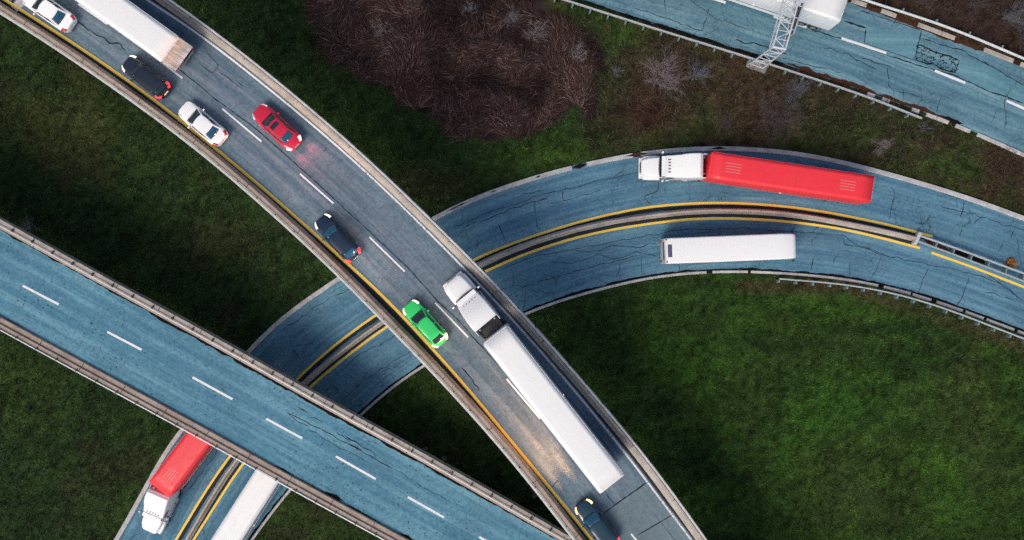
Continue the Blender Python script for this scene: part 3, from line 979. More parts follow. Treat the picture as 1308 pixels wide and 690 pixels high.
def car(name, label, cat, px, py, z, dpx, paint, L=4.75, Wd=1.84, H=1.45, style='sedan', front='lamp_off', rear='tail_off', roofglass=False, group=None, group_rear='glass_sky', screen='glass', plate='plate'):
    x, y = P(px, py, z + .8)
    rz = math.atan2(-dpx[1], dpx[0])
    t = thing(name, label, cat, (x, y, z), rz, group)
    h = L / 2
    suv = style in ('suv', 'hatch')
    k = H / 1.45
    cowl, deck = h * .36, -h * .62
    if style == 'sedan':
        xf0, xf1, xr1, xr0 = h * .42, h * .10, -h * .42, -h * .70
    elif style == 'suv':
        xf0, xf1, xr1, xr0 = h * .45, h * .18, -h * .76, -h * .92
    else:
        xf0, xf1, xr1, xr0 = h * .46, h * .12, -h * .60, -h * .86
    zb = .93 * k

    def hw(x):
        u = abs(x) / h
        e = 1 - .34 * max(0, (u - .72) / .28) ** 2.6
        if x > 0:
            e *= 1 - .05 * max(0, (u - .35) / .65)
        return Wd / 2 * e

    def zt(x):
        u = x / h
        if u > .40:
            f = (u - .40) / .60
            return zb + (.70 * k - zb) * f ** 1.7
        if u < -.66:
            f = (-u - .66) / .34
            return zb + .03 + (-.12 * k) * f ** 2
        return zb + .03 * sstep((-u + .4) / 1.0)

    def half(x):
        w, q = hw(x), float(zt(x))
        return [(0, .24), (.82 * w, .24), (.97 * w, .36), (w, .60), (.975 * w, q - .10), (.90 * w, q - .015), (.62 * w, q + .02), (0, q + .035)]

    def body(x, kk, off=0.0):
        p = half(x)
        i = min(int(kk), len(p) - 2)
        f = kk - i
        yy = p[i][0] * (1 - f) + p[i + 1][0] * f
        zz = p[i][1] * (1 - f) + p[i + 1][1] * f
        return yy, zz
    rings = []
    xs = [-h, -h + .04, -h + .12, -h + .3, -h + .6, -h * .6, -h * .3, 0, h * .25, h * .4, h * .55, h * .7, h - .5, h - .28, h - .12, h - .04, h]
    for x in xs:
        p = half(x)
        e = 1.0
        ze = 0.0
        if abs(x) > h - .02:
            p = [(a * .94, .40 + (b - .40) * .72) for a, b in p]
        rings.append([(x, a, b) for a, b in p] + [(x, -a, b) for a, b in p[-2:0:-1]])
    MB().loft(rings).build('body', M[paint], t, smooth=50)
    # greenhouse
    wb, wr = Wd / 2 * .88, Wd / 2 * (.70 if style != 'suv' else .76)
    bulge = .16

    def edge(seg, u, lev):
        if lev == 0:
            xf, xr, w, z0 = xf0, xr0, wb, zb + .01
        else:
            xf, xr, w, z0 = xf1, xr1, wr, H - .035
        bu = bulge if lev == 0 else bulge * .7
        if seg == 'front':
            yy = w * (1 - 2 * u)
            return Vector((xf + bu * (1 - (2 * u - 1) ** 2), yy * .96, z0))
        if seg == 'rear':
            yy = -w * (1 - 2 * u)
            return Vector((xr - .08 * (1 - (2 * u - 1) ** 2), yy * .92, z0))
        s = -1 if seg == 'right' else 1
        uu = u if seg == 'right' else 1 - u
        xx = xf + (xr - xf) * uu
        yy = w * (.96 + .06 * math.sin(math.pi * uu) - .04 * uu)
        return Vector((xx, s * yy, z0))

    def surf(seg, u, v, off=0.0):
        a, b = edge(seg, u, 0), edge(seg, u, 1)
        p = a.lerp(b, v)
        out = Vector((0, 0, .3))
        if seg == 'front':
            out += Vector((1, 0, .6))
        elif seg == 'rear':
            out += Vector((-1, 0, .6))
        else:
            out += Vector((0, -1 if seg == 'right' else 1, 0))
        out.normalize()
        return p + out * (.035 * math.sin(math.pi * v) + off)

    def patch(segs, u0, u1, v0, v1, nu, nv, off):
        m = MB()
        rows = [[surf(segs, u0 + (u1 - u0) * i / nu, v0 + (v1 - v0) * j / nv, off) for i in range(nu + 1)] for j in range(nv + 1)]
        return m.loft(rows, closed=False, caps=False)
    m = MB()
    for seg in ('front', 'right', 'rear', 'left'):
        q = patch(seg, 0, 1, 0, 1, 10, 5, 0)
        m.add(q.v, q.f)
    # roof, crowned
    rows = []
    for i in range(13):
        u = i / 12
        a, b = edge('front', u, 1), edge('rear', 1 - u, 1)
        row = []
        for j in range(11):
            f = j / 10
            p = a.lerp(b, f)
            sy = edge('right', f, 1).y if i == 12 else (edge('left', 1 - f, 1).y if i == 0 else None)
            yl, yr = edge('left', 1 - f, 1).y, edge('right', f, 1).y
            p.y = yl + (yr - yl) * u
            p.z += .045 * (1 - (2 * u - 1) ** 4) * (1 - .8 * (2 * f - 1) ** 4)
            row.append(p)
        rows.append(row)
    m.loft(rows, closed=False, caps=False)
    roof = m.build('roof', M[paint], t, smooth=40)
    patch('front', .06, .94, .08, .93, 10, 4, .012).build('windscreen', M[screen], t, solid=.01)
    patch('rear', .09, .91, .14, .92, 10, 4, .012).build('rear_window', M[group_rear], t, solid=.01)
    for seg in ('right', 'left'):
        patch(seg, .08, .49, .12, .92, 6, 4, .012).build('side_window', M['glass'], t, solid=.01)
        patch(seg, .53, .90, .12, .92, 6, 4, .012).build('side_window', M['glass'], t, solid=.01)
    if roofglass:
        m = MB()
        rows2 = [[Vector((r[j].x, r[j].y * .98, r[j].z + .008)) for j in range(1, 5)] for r in rows[2:11]]
        m.loft(rows2, closed=False, caps=False).build('sunroof', M['glass'], t, smooth=40)
    for s in (1, -1):
        def skin(x0, x1, k0, k1, off):
            rws = []
            for i in range(6):
                xx = x0 + (x1 - x0) * i / 5
                rw = []
                for j in range(6):
                    yy, zz = body(xx, k0 + (k1 - k0) * j / 5)
                    rw.append((xx, s * (yy + off), zz + off))
                rws.append(rw)
            return MB().loft(rws, closed=False, caps=False)
        skin(h - .62, h - .05, 3.7, 5.45, .012).build('headlight', M[front], t, solid=.015)
        skin(-h + .03, -h + (.42 if not suv else .5), 3.7, 5.75, .012).build('tail_light', M[rear], t, solid=.015)
        mm = MB().box((xf0 - .42, s * (Wd / 2 + .10), zb + .06), (.14, .20, .13)).build('mirror', M[paint], t, bevel=.04)
        for xx in (h * .60, -h * .58):
            wheel(t, xx, s * (Wd / 2 - .115), .33 * k, .22)
    MB().box((-h - .012, 0, .72 * k), (.02, .50, .13)).build('number_plate', M[plate], t, bevel=.005)
    MB().box((h - .005, 0, .47), (.05, 1.0, .18)).build('grille', M['chassis'], t, bevel=.01)
    rows = [[(xx, yy, float(zt(xx)) + .04 - .02 * abs(yy)) for yy in np.linspace(-.7, .7, 8)] for xx in (xf0 + .06, xf0 + .14)]
    MB().loft(rows, closed=False, caps=False).build('wiper_cowl', M['chassis'], t)
    return t


def beam(t, L, col, energy, back=False, z=.66, ang=32, tilt=88):
    for s in (1, -1):
        l = bpy.data.lights.new('car_lamp_beam', 'SPOT')
        l.energy, l.color, l.spot_size, l.spot_blend, l.shadow_soft_size = energy, col, math.radians(ang), 1.0, .35
        o = put(bpy.data.objects.new('car_lamp_beam', l), t)
        o.location = ((-1 if back else 1) * (L / 2 + .06), s * .62, z)
        o.rotation_euler = (math.radians(tilt), 0, math.radians(90 if back else -90))


car('white_sedan', 'white sedan beside the rear half of the truck trailer, next to the bridge expansion joint', 'car', 61, 12, ZA, (-.82, -.57), 'p_white', L=5.0, group='white sedans on the flyover', screen='glass')
car('white_sedan', 'white sedan between the black car and the red car on the flyover', 'car', 258, 157.5, ZA, (-.765, -.645), 'p_white', L=4.75, group='white sedans on the flyover')
c = car('black_car', 'black car with lit lamps beside the dirty trailer rear, hugging the yellow line', 'car', 186, 98, ZA, (-.78, -.625), 'p_black', L=4.65, Wd=1.8, H=1.55, style='suv', front='lamp_on', rear='tail_on', group_rear='glass', plate='plate_lit')
red_car = car('red_sedan', 'glossy red sedan with sunroof and lit brake lights, in the outer flyover lane', 'car', 353, 162, ZA, (-.735, -.68), 'p_red', L=4.9, rear='tail_pink', roofglass=True, screen='glass')
navy = car('navy_car', 'dark navy car with lit lamps midway along the flyover, between red and green cars', 'car', 431, 304, ZA, (-.67, -.742), 'p_navy', L=4.8, Wd=1.8, H=1.5, style='hatch', front='lamp_on', rear='tail_on', screen='glass_sky', plate='plate')
green = car('green_car', 'bright green hatchback with lit lamps beside the white tractor cab', 'car', 543, 413.5, ZA, (-.67, -.745), 'p_green', L=4.7, Wd=1.78, H=1.5, style='hatch', front='lamp_on', rear='tail_pink', group_rear='glass')
teal = car('dark_car', 'dark teal car with warm headlights behind the white trailer, cut by the picture edge', 'car', 763, 671, ZA, (-.60, -.80), 'p_dark', L=4.9, Wd=1.88, H=1.5, style='hatch', front='lamp_orange', rear='tail_on', screen='glass_sky')
beam(teal, 4.9, (1.0, .44, .17), 6000)
beam(teal, 4.9, (1.0, .45, .20), 22000, ang=22, tilt=88.6)
beam(green, 4.85, (1.0, .66, .52), 1600)
beam(green, 4.85, (1.0, .66, .52), 4000, ang=15, tilt=88.6)
beam(navy, 4.95, (1.0, .62, .55), 900)
beam(navy, 4.95, (1.0, .62, .55), 2500, ang=15, tilt=88.6)
beam(red_car, 4.9, (1.0, .10, .12), 190, back=True, z=.62, ang=100, tilt=74)  # red spots behind the car: glow of its lit brake lamps


def rrect(x, w, z0, z1, r=.12, n=4):
    pts = []
    for cx, cz, a0 in ((w - r, z1 - r, 0), (-w + r, z1 - r, 90), (-w + r, z0 + r, 180), (w - r, z0 + r, 270)):
        for i in range(n + 1):
            a = math.radians(a0 + 90 * i / n)
            pts.append((x, cx + r * math.cos(a), cz + r * math.sin(a)))
    return pts


def make_trailer(t, Lt, skin, side, ang=0.0, door='p_white', marks=None, wd=2.6):
    """trailer part: its front face at x = 0, running back to x = -Lt"""
    w = wd / 2
    z0, z1 = 1.12, 4.1
    m = MB()
    rows = []
    for xx, e in ((0, .10), (-.05, .04), (-.16, 0), (-Lt + .05, 0), (-Lt, .02)):
        rows.append(rrect(xx, w - e, z0, z1 - e * .6, .07, 3))
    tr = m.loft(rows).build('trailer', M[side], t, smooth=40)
    tr.rotation_euler = (0, 0, ang)
    rows = []
    for xx in np.linspace(-.10, -Lt + .05, 14):
        rows.append([(xx, yy, z1 + .012 + .03 * (1 - (yy / w) ** 2)) for yy in np.linspace(-w + .05, w - .05, 9)])
    MB().loft(rows, closed=False, caps=False).build('roof_panel', M[skin], tr, solid=.012)
    for s in (1, -1):
        MB().box((-Lt / 2, s * (w + .012), z1 - .09), (Lt - .3, .03, .16)).build('roof_rail', M[skin], tr, bevel=.01)
        MB().box((-Lt / 2, s * (w + .010), z0 + .08), (Lt - .1, .03, .16)).build('bottom_rail', M['rim'], tr)
        MB().box((-Lt * .52, s * (w - .08), .72), (Lt * .40, .04, .75)).build('side_skirt', M[side], tr)
        MB().box((-Lt - .03, s * w * .5, (z0 + z1) / 2), (.05, w - .08, z1 - z0 - .2)).build('rear_door', M[door], tr, bevel=.01)
        MB().box((-Lt - .04, s * (w - .12), z0 + .02), (.06, .22, .14)).build('tail_light', M['tail_off'], tr, bevel=.01)
        MB().box((-Lt - .02, s * (w - .03), z1 - .10), (.10, .07, .10)).build('marker_light', M['tail_off'], tr)
        for xx in (-Lt + 1.4, -Lt + 2.7):
            wheel(tr, xx, s * (w - .33), .50, .58)
        MB().box((-Lt + .65, s * (w - .33), .72), (.02, .6, .7)).build('mud_flap', M['tyre'], tr)
        MB().box((-2.9, s * .9, .75), (.14, .14, .9)).build('landing_leg', M['chassis'], tr)
        MB().box((-Lt / 2, s * (w + .02), z0 + .26), (.12, .03, .08)).build('marker_light', M['lamp_orange'], tr)
    MB().box((-Lt / 2, 0, 1.0), (Lt - .4, .9, .22)).build('frame_rail', M['chassis'], tr)
    MB().box((-Lt + .05, 0, .56), (.12, 2.2, .12)).build('underride_bar', M['rim'], tr)
    if marks:
        for cx in marks:
            for yy in (-.42, -.14, .14, .42):
                MB().box((cx, yy, z1 + .052 - .025 * yy * yy), (1.5, .10, .008)).build('roof_mark', M['p_redmark'], tr)
    return tr


def semi(label, group, px, py, z, dtrac, dtrail, skin, side, cab, Lt=16.1, gap=1.2, door='p_white', marks=None, nose=6.05, name='semi_truck'):
    """px, py: the middle of the trailer's front roof edge"""
    x, y = P(px, py, z + 4.1)
    rt = math.atan2(-dtrac[1], dtrac[0])
    rl = math.atan2(-dtrail[1], dtrail[0])
    t = thing(name, label, 'truck', (x, y, z), rt, group)
    make_trailer(t, Lt, skin, side, rl - rt, door, marks)
    xs = gap                      # back of the sleeper
    k = nose - 6.05
    secs = [(xs, 1.20, 1.0, 3.55), (xs + .3, 1.22, .95, 3.78), (xs + .9, 1.22, .9, 3.72), (xs + 1.6, 1.20, .9, 3.35), (xs + 2.1, 1.15, .9, 2.98), (3.75 + k, 1.08, .9, 2.62)]
    c = MB().loft([rrect(a, b, q, r, .16, 4) for a, b, q, r in secs]).build('cab', M[cab], t, smooth=40)
    secs = [(3.76 + k, 1.02, .8, 2.02), (4.4 + k, 1.0, .8, 1.95), (5.1 + k, .96, .7, 1.84), (5.65 + k, .88, .65, 1.72), (5.92 + k, .78, .62, 1.58), (6.02 + k, .66, .66, 1.44)]
    MB().loft([rrect(a, b, q, r, .2, 4) for a, b, q, r in secs]).build('hood', M[cab], t, smooth=40)
    w0, w1 = 3.77 + k, 4.25 + k
    rows = []
    for f in np.linspace(0, 1, 5):
        xx = w1 + (w0 - w1) * f
        zz = 1.98 + (2.58 - 1.98) * f
        ww = 1.0 + .02 * f
        rows.append([(xx + .10 * (1 - (yy / ww) ** 2), yy, zz) for yy in np.linspace(-ww, ww, 9)])
    MB().loft(rows, closed=False, caps=False).build('windscreen', M['glass'], c, solid=.02)
    MB().box((3.95 + k, 0, 2.66), (.42, 2.0, .05), Matrix.Rotation(.12, 3, 'Y')).build('sun_visor', M[cab], c, bevel=.02)
    for yy in (-.62, -.31, 0, .31, .62):
        MB().box((3.42 + k, yy, 2.82 - abs(yy) * .02), (.30, .06, .07)).build('marker_light', M['chassis'] if cab != 'p_black' else M['lamp_orange'], c, bevel=.015)
    for s in (1, -1):
        MB().loft([rrect(a, b, q, r, .08, 3) for a, b, q, r in [(4.1 + k, .2, .7, 1.15), (4.5 + k, .2, .55, 1.32), (5.2 + k, .19, .5, 1.30), (5.75 + k, .14, .5, 1.1)]]).build('fender', M[cab], t, smooth=40, loc=(0, s * 1.02, 0))
        MB().box((5.78 + k, s * .93, .98), (.28, .30, .26)).build('headlight', M['lamp_off'], t, bevel=.06)
        mm = MB().box((4.0 + k, s * 1.42, 2.25), (.14, .22, .55)).build('mirror', M[cab], t, bevel=.04)
        MB().bar((3.9 + k, s * 1.1, 2.35), (4.0 + k, s * 1.34, 2.35), .05).build('mirror_arm', M['darksteel'], mm, loc=None)
        MB().box((3.25 + k, s * 1.115 if False else s * 1.165, 2.2), (.75, .02, .5)).build('side_window', M['glass'], c)
        MB().cyl((2.0, s * .98, .82), (3.4, s * .98, .82), .32, 18).build('fuel_tank', M['rim'], t)
        MB().box((xs - .22, s * 1.17, 2.35), (.5, .05, 2.1)).build('side_extender', M['p_side' if cab == 'p_white' else cab], c, bevel=.015)
        MB().box((2.6, s * 1.19, .55), (2.2, .06, .4)).build('chassis_fairing', M[cab], t, bevel=.02)
        wheel(t, 4.85 + k, s * 1.0, .50, .30)
        for xx in (.55, -.75):
            wheel(t, xx, s * .93, .50, .58)
        MB().cyl((xs - .15, s * .80, .9), (xs - .15, s * .80, 3.35), .075, 12).build('exhaust_stack', M['rim'], t)
    MB().box((1.9 + k / 2, 0, .85), (7.0 + k, .85, .22)).build('frame_rail', M['chassis'], t)
    MB().box((.35, 0, 1.02), (1.7, 1.9, .06)).build('catwalk', M['darksteel'], t, bevel=.01)
    m = MB()
    for yy in (-.3, 0, .3):
        m.bar((xs - .02, yy, 1.6), (.05, yy * .6, 1.5), .04)
    m.build('air_line', M['chassis'], t)
    MB().box((6.0 + k, 0, .62), (.28, 2.1, .38)).build('bumper', M[cab], t, bevel=.08)
    MB().box((6.045 + k, 0, 1.08), (.05, 1.05, .55)).build('grille', M['chassis'], t, bevel=.01)
    return t


semi('white tractor and long white trailer side by side with the green car on the flyover', None, 632, 427.5, ZA, (-.637, -.771), (-.617, -.787), 'p_cream', 'p_side', 'p_white')
semi('white trailer with dirty streaked rear doors beside the black car on the flyover', None, 20, -79, ZA, (-.84, -.54), (-.81, -.585), 'p_cream', 'p_side', 'p_white', door='dirtydoor')
semi('red trailer behind a white cab in the outer ramp lane, wholly in view', 'red trailer trucks on the ramp', 907, 210.5, 0.0, (-1, -.012), (-.989, -.149), 'p_redt', 'p_redt', 'p_white', gap=.55, nose=6.35, marks=(-2.3, -13.6))
zl = float(gz(PG(202, 625)[0]))
semi('red trailer half hidden under the blue viaduct, its white cab coming out', 'red trailer trucks on the ramp', 203, 626, zl, (-.40, .916), (-.605, .796), 'p_redt', 'p_redt', 'p_white', Lt=14.6, gap=.5, nose=5.6, marks=(-1.9, -12.4))
semi('white trailer entering beneath the blue viaduct beside the median, opposite a red trailer', None, 354, 588, zl + .1, (.60, -.80), (.537, -.843), 'p_cream', 'p_side', 'p_white')
semi('white truck trailer passing under the lattice gantry on the top highway', None, 879, -55, 0.0, (-.95, -.315), (-.95, -.318), 'p_cream', 'p_side', 'p_white')

# long white flat-roofed bus on the inner ramp lane
x, y = P(934, 317.5, 3.3)
bus = thing('white_bus', 'long white flat-roofed bus-like vehicle alone in the inner lane of the ramp', 'bus', (x, y, 0), math.atan2(.04, 1))
Lb, wb_ = 13.0, 1.28
secs = [(-Lb / 2, wb_ - .05, .55, 3.18), (-Lb / 2 + .12, wb_ - .01, .40, 3.36), (-Lb / 2 + .5, wb_, .34, 3.44), (Lb / 2 - 1.6, wb_, .34, 3.44), (Lb / 2 - .5, wb_ - .04, .34, 3.42), (Lb / 2 - .15, wb_ - .10, .38, 3.28), (Lb / 2, wb_ - .2, .5, 3.0)]
body = MB().loft([rrect(a, b, q, r, .16, 4) for a, b, q, r in secs]).build('body', M['p_white'], bus, smooth=40)
for s in (1, -1):
    for i in range(6):
        MB().box((-4.9 + i * 1.85, s * (wb_ + .004), 2.35), (1.7, .02, .85)).build('side_window', M['glass'], bus, bevel=.005)
    MB().box((-Lb / 2 - .02, s * 1.02, 1.1), (.06, .24, .5)).build('tail_light', M['tail_off'], bus, bevel=.02)
    MB().box((-Lb / 2 + .10, s * 1.10, 3.36), (.16, .12, .08)).build('marker_light', M['tail_off'], bus, bevel=.01)
    MB().box((Lb / 2 - .12, s * .85, .85), (.14, .36, .24)).build('headlight', M['lamp_off'], bus, bevel=.04)
    MB().box((Lb / 2 - .1, s * 1.42, 2.4), (.12, .2, .4)).build('mirror', M['chassis'], bus, bevel=.03)
    for xx in (Lb / 2 - 2.7, -Lb / 2 + 3.4, -Lb / 2 + 2.2):
        wheel(bus, xx, s * (wb_ - .16), .48, .3)
MB().box((Lb / 2 - .045, 0, 2.1), (.05, 1.9, 1.3), Matrix.Rotation(-.06, 3, 'Y')).build('windscreen', M['glass'], bus, bevel=.02)
MB().box((-Lb / 2 + .42, 0, 3.445), (.42, 1.25, .03)).build('rear_vent', M['glasspurple'], bus, bevel=.01)
MB().box((-Lb / 2 - .005, 0, 2.4), (.03, 1.8, .8)).build('rear_window', M['glasspurple'], bus, bevel=.01)
MB().box((0, 0, .45), (Lb - 1.5, 1.8, .3)).build('chassis', M['chassis'], bus)

# ------------------------------------------------------------------ land and plants
def pxy(X, Y):
    k = FPX / (CAMZ - gz(X))
    return 654 + X * k, 345 - Y * k


REEDP = [(405, -60), (404, 0), (408, 40), (425, 70), (439, 84), (465, 100), (490, 114), (520, 133), (548, 150), (575, 168), (599, 177), (622, 181), (646, 179), (672, 168), (701, 156), (732, 138), (750, 122), (760, 95), (765, 68), (748, 45), (728, 30), (700, 12), (690, -20), (700, -60)]
REEDW = np.array([PG(*q) for q in REEDP])


def wash(px, py, cx, cy, rx, ry):
    return np.exp(-(((px - cx) / rx) ** 2 + ((py - cy) / ry) ** 2))


def land_tint(X, Y):
    px, py = pxy(X, Y)
    n1, n2, n3 = fbm(X, Y, 14, 3), fbm(X, Y, 5, 9), fbm(X, Y, 1.6, 21)
    st = fbm(X * .35 + Y * .06, Y * 1.6 + X * .1, 3.0, 33)
    G = lambda *c: np.array(c)[None, :] if np.ndim(X) == 1 else np.array(c)
    mix = lambda a, b, f: a + (b - a) * np.clip(f, 0, 1)[..., None]
    c = np.zeros(np.shape(X) + (3,)) + np.array((.024, .052, .014))
    c = mix(c, np.array((.034, .064, .014)), (n1 - .42) * 3.5)
    c = mix(c, np.array((.033, .039, .014)), (n2 - .52) * 4.0)
    c = mix(c, np.array((.022, .043, .012)), (st - .5) * 2.4)
    # the green field inside the ramp
    fld = np.clip(wash(px, py, 1110, 530, 400, 230) * 1.3, 0, 1)
    gcol = mix(np.zeros_like(c) + np.array((.031, .072, .011)), np.array((.044, .112, .014)), (n2 - .45) * 4)
    gcol = mix(gcol, np.array((.046, .072, .020)), (n1 - .52) * 3)
    gcol = mix(gcol, np.array((.018, .044, .010)), (st - .48) * 4)
    c = mix(c, gcol, fld)
    c = mix(c, np.array((.030, .085, .012)), .8 * wash(px, py, 1075, 515, 60, 40) * (n3 + .4))
    c = mix(c, np.array((.052, .068, .022)), .5 * wash(px, py, 1080, 640, 110, 50))
    c = mix(c, np.array((.062, .055, .022)), .4 * wash(px, py, 1240, 500, 30, 70) * (n2 * 1.6))
    # green tongue below the reeds and at the far left field
    c = mix(c, np.array((.034, .070, .012)), .9 * wash(px, py, 700, 195, 120, 26) * (.5 + n2))
    c = mix(c, np.array((.030, .060, .012)), .8 * wash(px, py, 470, 150, 90, 50) * (.4 + n2))
    c = mix(c, np.array((.060, .056, .022)), .8 * wash(px, py, 540, 235, 60, 22))
    c = mix(c, np.array((.048, .060, .018)), .8 * wash(px, py, 80, 160, 110, 50) * (n2 * 1.5))
    c = mix(c, np.array((.052, .052, .022)), .9 * wash(px, py, 270, 310, 70, 45) * (n2 * 1.6))
    # rough brown strip between highway and ramp, and beyond the highway
    dC = py - (0.34 * (px - 723))            # below the highway's edge when > 0
    br = sstep((px - 740) / 90) * sstep((300 - py) / 60) * (1 - sstep((py - 196 - np.maximum(0, px - 1000) * .26) / 10))
    bcol = mix(np.zeros_like(c) + np.array((.058, .042, .022)), np.array((.034, .052, .014)), (n2 - .46) * 5)
    bcol = mix(bcol, np.array((.060, .028, .020)), (n1 - .52) * 6)
    bcol = mix(bcol, np.array((.085, .072, .038)), (n3 - .62) * 5)
    c = mix(c, bcol, br)
    c = mix(c, np.array((.036, .074, .013)), .9 * wash(px, py, 785, 40, 75, 26) * (.3 + n2 * 1.2))
    c = mix(c, np.array((.036, .078, .014)), .9 * wash(px, py, 1195, 212, 45, 22))
    c = mix(c, np.array((.058, .022, .018)), .9 * wash(px, py, 830, 145, 50, 28))
    c = mix(c, np.array((.075, .058, .026)), .8 * wash(px, py, 660, 2, 60, 10) * n2 * 1.6)
    nb = sstep((px - 1090) / 30) * (py < (px - 1106) * .36 + 3)
    c = mix(c, mix(np.zeros_like(c) + np.array((.048, .028, .022)), np.array((.065, .05, .022)), (n2 - .5) * 5), nb)
    # bare strips beside the ramp
    c = mix(c, np.array((.070, .050, .028)), .8 * np.exp(-((py - (366 + np.maximum(0, px - 1078) * .33)) / 9) ** 2) * (px > 940) * (px < 1330) * (py > 330) * (.4 + n2))
    rd = inside(X, Y, REEDW)
    c[rd] = np.array((.030, .019, .018))
    # worn ground under the bridges
    n4 = fbm(X, Y, .32, 44, 3)
    return c * np.clip(.55 + (n3 - .5) * .55 + (n4 - .5) * 2.3 + .45, .35, 2.2)[..., None]


far = np.array([22, 40, 80, 160, 320, 640, 1300, 2600.])
xs = np.r_[-72 - far[::-1], np.arange(-72, 72.01, .6), 72 + far]
ys = np.r_[-46 - far[::-1], np.arange(-46, 46.01, .6), 46 + far]
XX, YY = np.meshgrid(xs, ys)
x1, y1 = XX.ravel(), YY.ravel()
ROADP = [np.vstack([D_OUT, D_IN[::-1]]), np.vstack([C_N, C_S[::-1]])]
on = np.zeros(len(x1))
WIDE = [np.vstack([offset(D_OUT, 2.5), offset(D_IN, -2.5)[::-1]]), np.vstack([offset(C_N, 2.5), offset(C_S, -2.5)[::-1]])]
for w in WIDE:
    on = np.maximum(on, inside(x1, y1, w))
zg = gz(x1) - .12 + (1 - on) * ((fbm(x1, y1, 9, 50) - .5) * .9 + (fbm(x1, y1, 2.0, 60) - .5) * .22)
zg = np.where((np.abs(x1) > 80) | (np.abs(y1) > 50), gz(x1) - .15, zg)
nx = len(xs)
i = (np.arange(len(ys) - 1)[:, None] * nx + np.arange(nx - 1)[None, :]).ravel()
fast_mesh('ground', np.c_[x1, y1, zg], np.c_[i, i + 1, i + nx + 1, i + nx], M['ground'], colors=land_tint(x1, y1), smooth=True)['kind'] = 'structure'


def land_z(X, Y):
    o_ = np.zeros(len(X))
    for w in WIDE:
        o_ = np.maximum(o_, inside(X, Y, w))
    return gz(X) - .12 + (1 - o_) * ((fbm(X, Y, 9, 50) - .5) * .9 + (fbm(X, Y, 2.0, 60) - .5) * .22)


def open_land(X, Y, m=0.0):
    ok = np.ones(len(X), bool)
    for a, b in ((D_OUT, D_IN), (C_N, C_S)):
        ok &= ~inside(X, Y, np.vstack([offset(a, m), offset(b, -m)[::-1]]))
    return ok


# grass
n = 330000
X, Y = RNG.uniform(-58, 58, n), RNG.uniform(-32, 32, n)
keep = open_land(X, Y, .12) & ~inside(X, Y, REEDW)
px, py = pxy(X, Y)
nb = (px > 1090) & (py < (px - 1106) * .36 + 3)
keep &= ~nb | (RNG.random(n) < .5)
X, Y = X[keep], Y[keep]
n = len(X)
Z = land_z(X, Y) - .02
T = land_tint(X, Y) * RNG.uniform(.5, 2.3, n)[:, None]
dry = RNG.random(n) < .05
T[dry] = T[dry] * .4 + np.array((.085, .078, .035)) * RNG.uniform(.4, 1.0, dry.sum())[:, None]
V = np.empty((n, 6, 3), np.float32)
for b in range(2):
    az = RNG.uniform(0, 2 * np.pi, n)
    lean = RNG.uniform(.25, 1.25, n)
    ln = RNG.uniform(.14, .42, n)
    wd = RNG.uniform(.02, .05, n)
    dx, dy = np.cos(az), np.sin(az)
    jx, jy = RNG.normal(0, .08, n), RNG.normal(0, .08, n)
    V[:, b * 3 + 0] = np.c_[X + jx - dy * wd, Y + jy + dx * wd, Z]
    V[:, b * 3 + 1] = np.c_[X + jx + dy * wd, Y + jy - dx * wd, Z]
    V[:, b * 3 + 2] = np.c_[X + jx + dx * ln * np.sin(lean), Y + jy + dy * ln * np.sin(lean), Z + ln * np.cos(lean)]
fast_mesh('grass', V.reshape(-1, 3), np.arange(n * 6).reshape(-1, 3), M['blade'], colors=np.repeat(T, 6, axis=0))['kind'] = 'stuff'


# lodged dry reeds: bent strips that follow a swirling field
def strips(name, X, Y, ang, ln, wd, hgt, tint, mat, bend=.8, seg=4):
    n = len(X)
    Z = land_z(X, Y)
    t = np.linspace(0, 1, seg + 1)
    bd = RNG.normal(0, bend, n)
    V = np.empty((n, (seg + 1) * 2, 3), np.float32)
    cx, cy = X.copy(), Y.copy()
    for k, f in enumerate(t):
        a = ang + bd * f
        if k:
            cx = cx + np.cos(a) * ln / seg
            cy = cy + np.sin(a) * ln / seg
        w = wd * (1 - .75 * f)
        z = Z + hgt * np.sin(f * 2.2)
        V[:, 2 * k] = np.c_[cx - np.sin(a) * w, cy + np.cos(a) * w, z]
        V[:, 2 * k + 1] = np.c_[cx + np.sin(a) * w, cy - np.cos(a) * w, z + .02]
    base = (np.arange(n) * (seg + 1) * 2)[:, None]
    F_ = np.concatenate([base + np.array([[2 * k, 2 * k + 1, 2 * k + 3, 2 * k + 2]]) for k in range(seg)])
    o = fast_mesh(name, V.reshape(-1, 3), F_, M[mat], colors=np.repeat(tint, (seg + 1) * 2, axis=0))
    o['kind'] = 'stuff'
    return o


n = 105000
X, Y = RNG.uniform(REEDW[:, 0].min(), REEDW[:, 0].max(), n), RNG.uniform(REEDW[:, 1].min() - 1, 32, n)
jx, jy = X + (fbm(X, Y, 2.5, 80) - .5) * 5, Y + (fbm(X, Y, 2.5, 90) - .5) * 5
k = inside(jx, jy, REEDW) & open_land(X, Y, .5)
X, Y = X[k], Y[k]
ang = (fbm(X, Y, 5.5, 70, 2) - .5) * 15 + RNG.normal(0, .22, len(X))
lum = fbm(X, Y, 3.5, 73)
pale = RNG.random(len(X))
tint = np.array((.062, .034, .031))[None] * (1 + 0 * X[:, None])
tint = np.where((pale > .55)[:, None], np.array((.125, .072, .066)), tint)
tint = np.where((pale > .88)[:, None], np.array((.30, .21, .20)), tint)
tint = tint * np.clip(.3 + 1.0 * lum, .25, 1.35)[:, None]
strips('reeds', X, Y, ang, RNG.uniform(.7, 1.9, len(X)), RNG.uniform(.009, .028, len(X)), RNG.uniform(.12, .45, len(X)), tint, 'reed', .6)
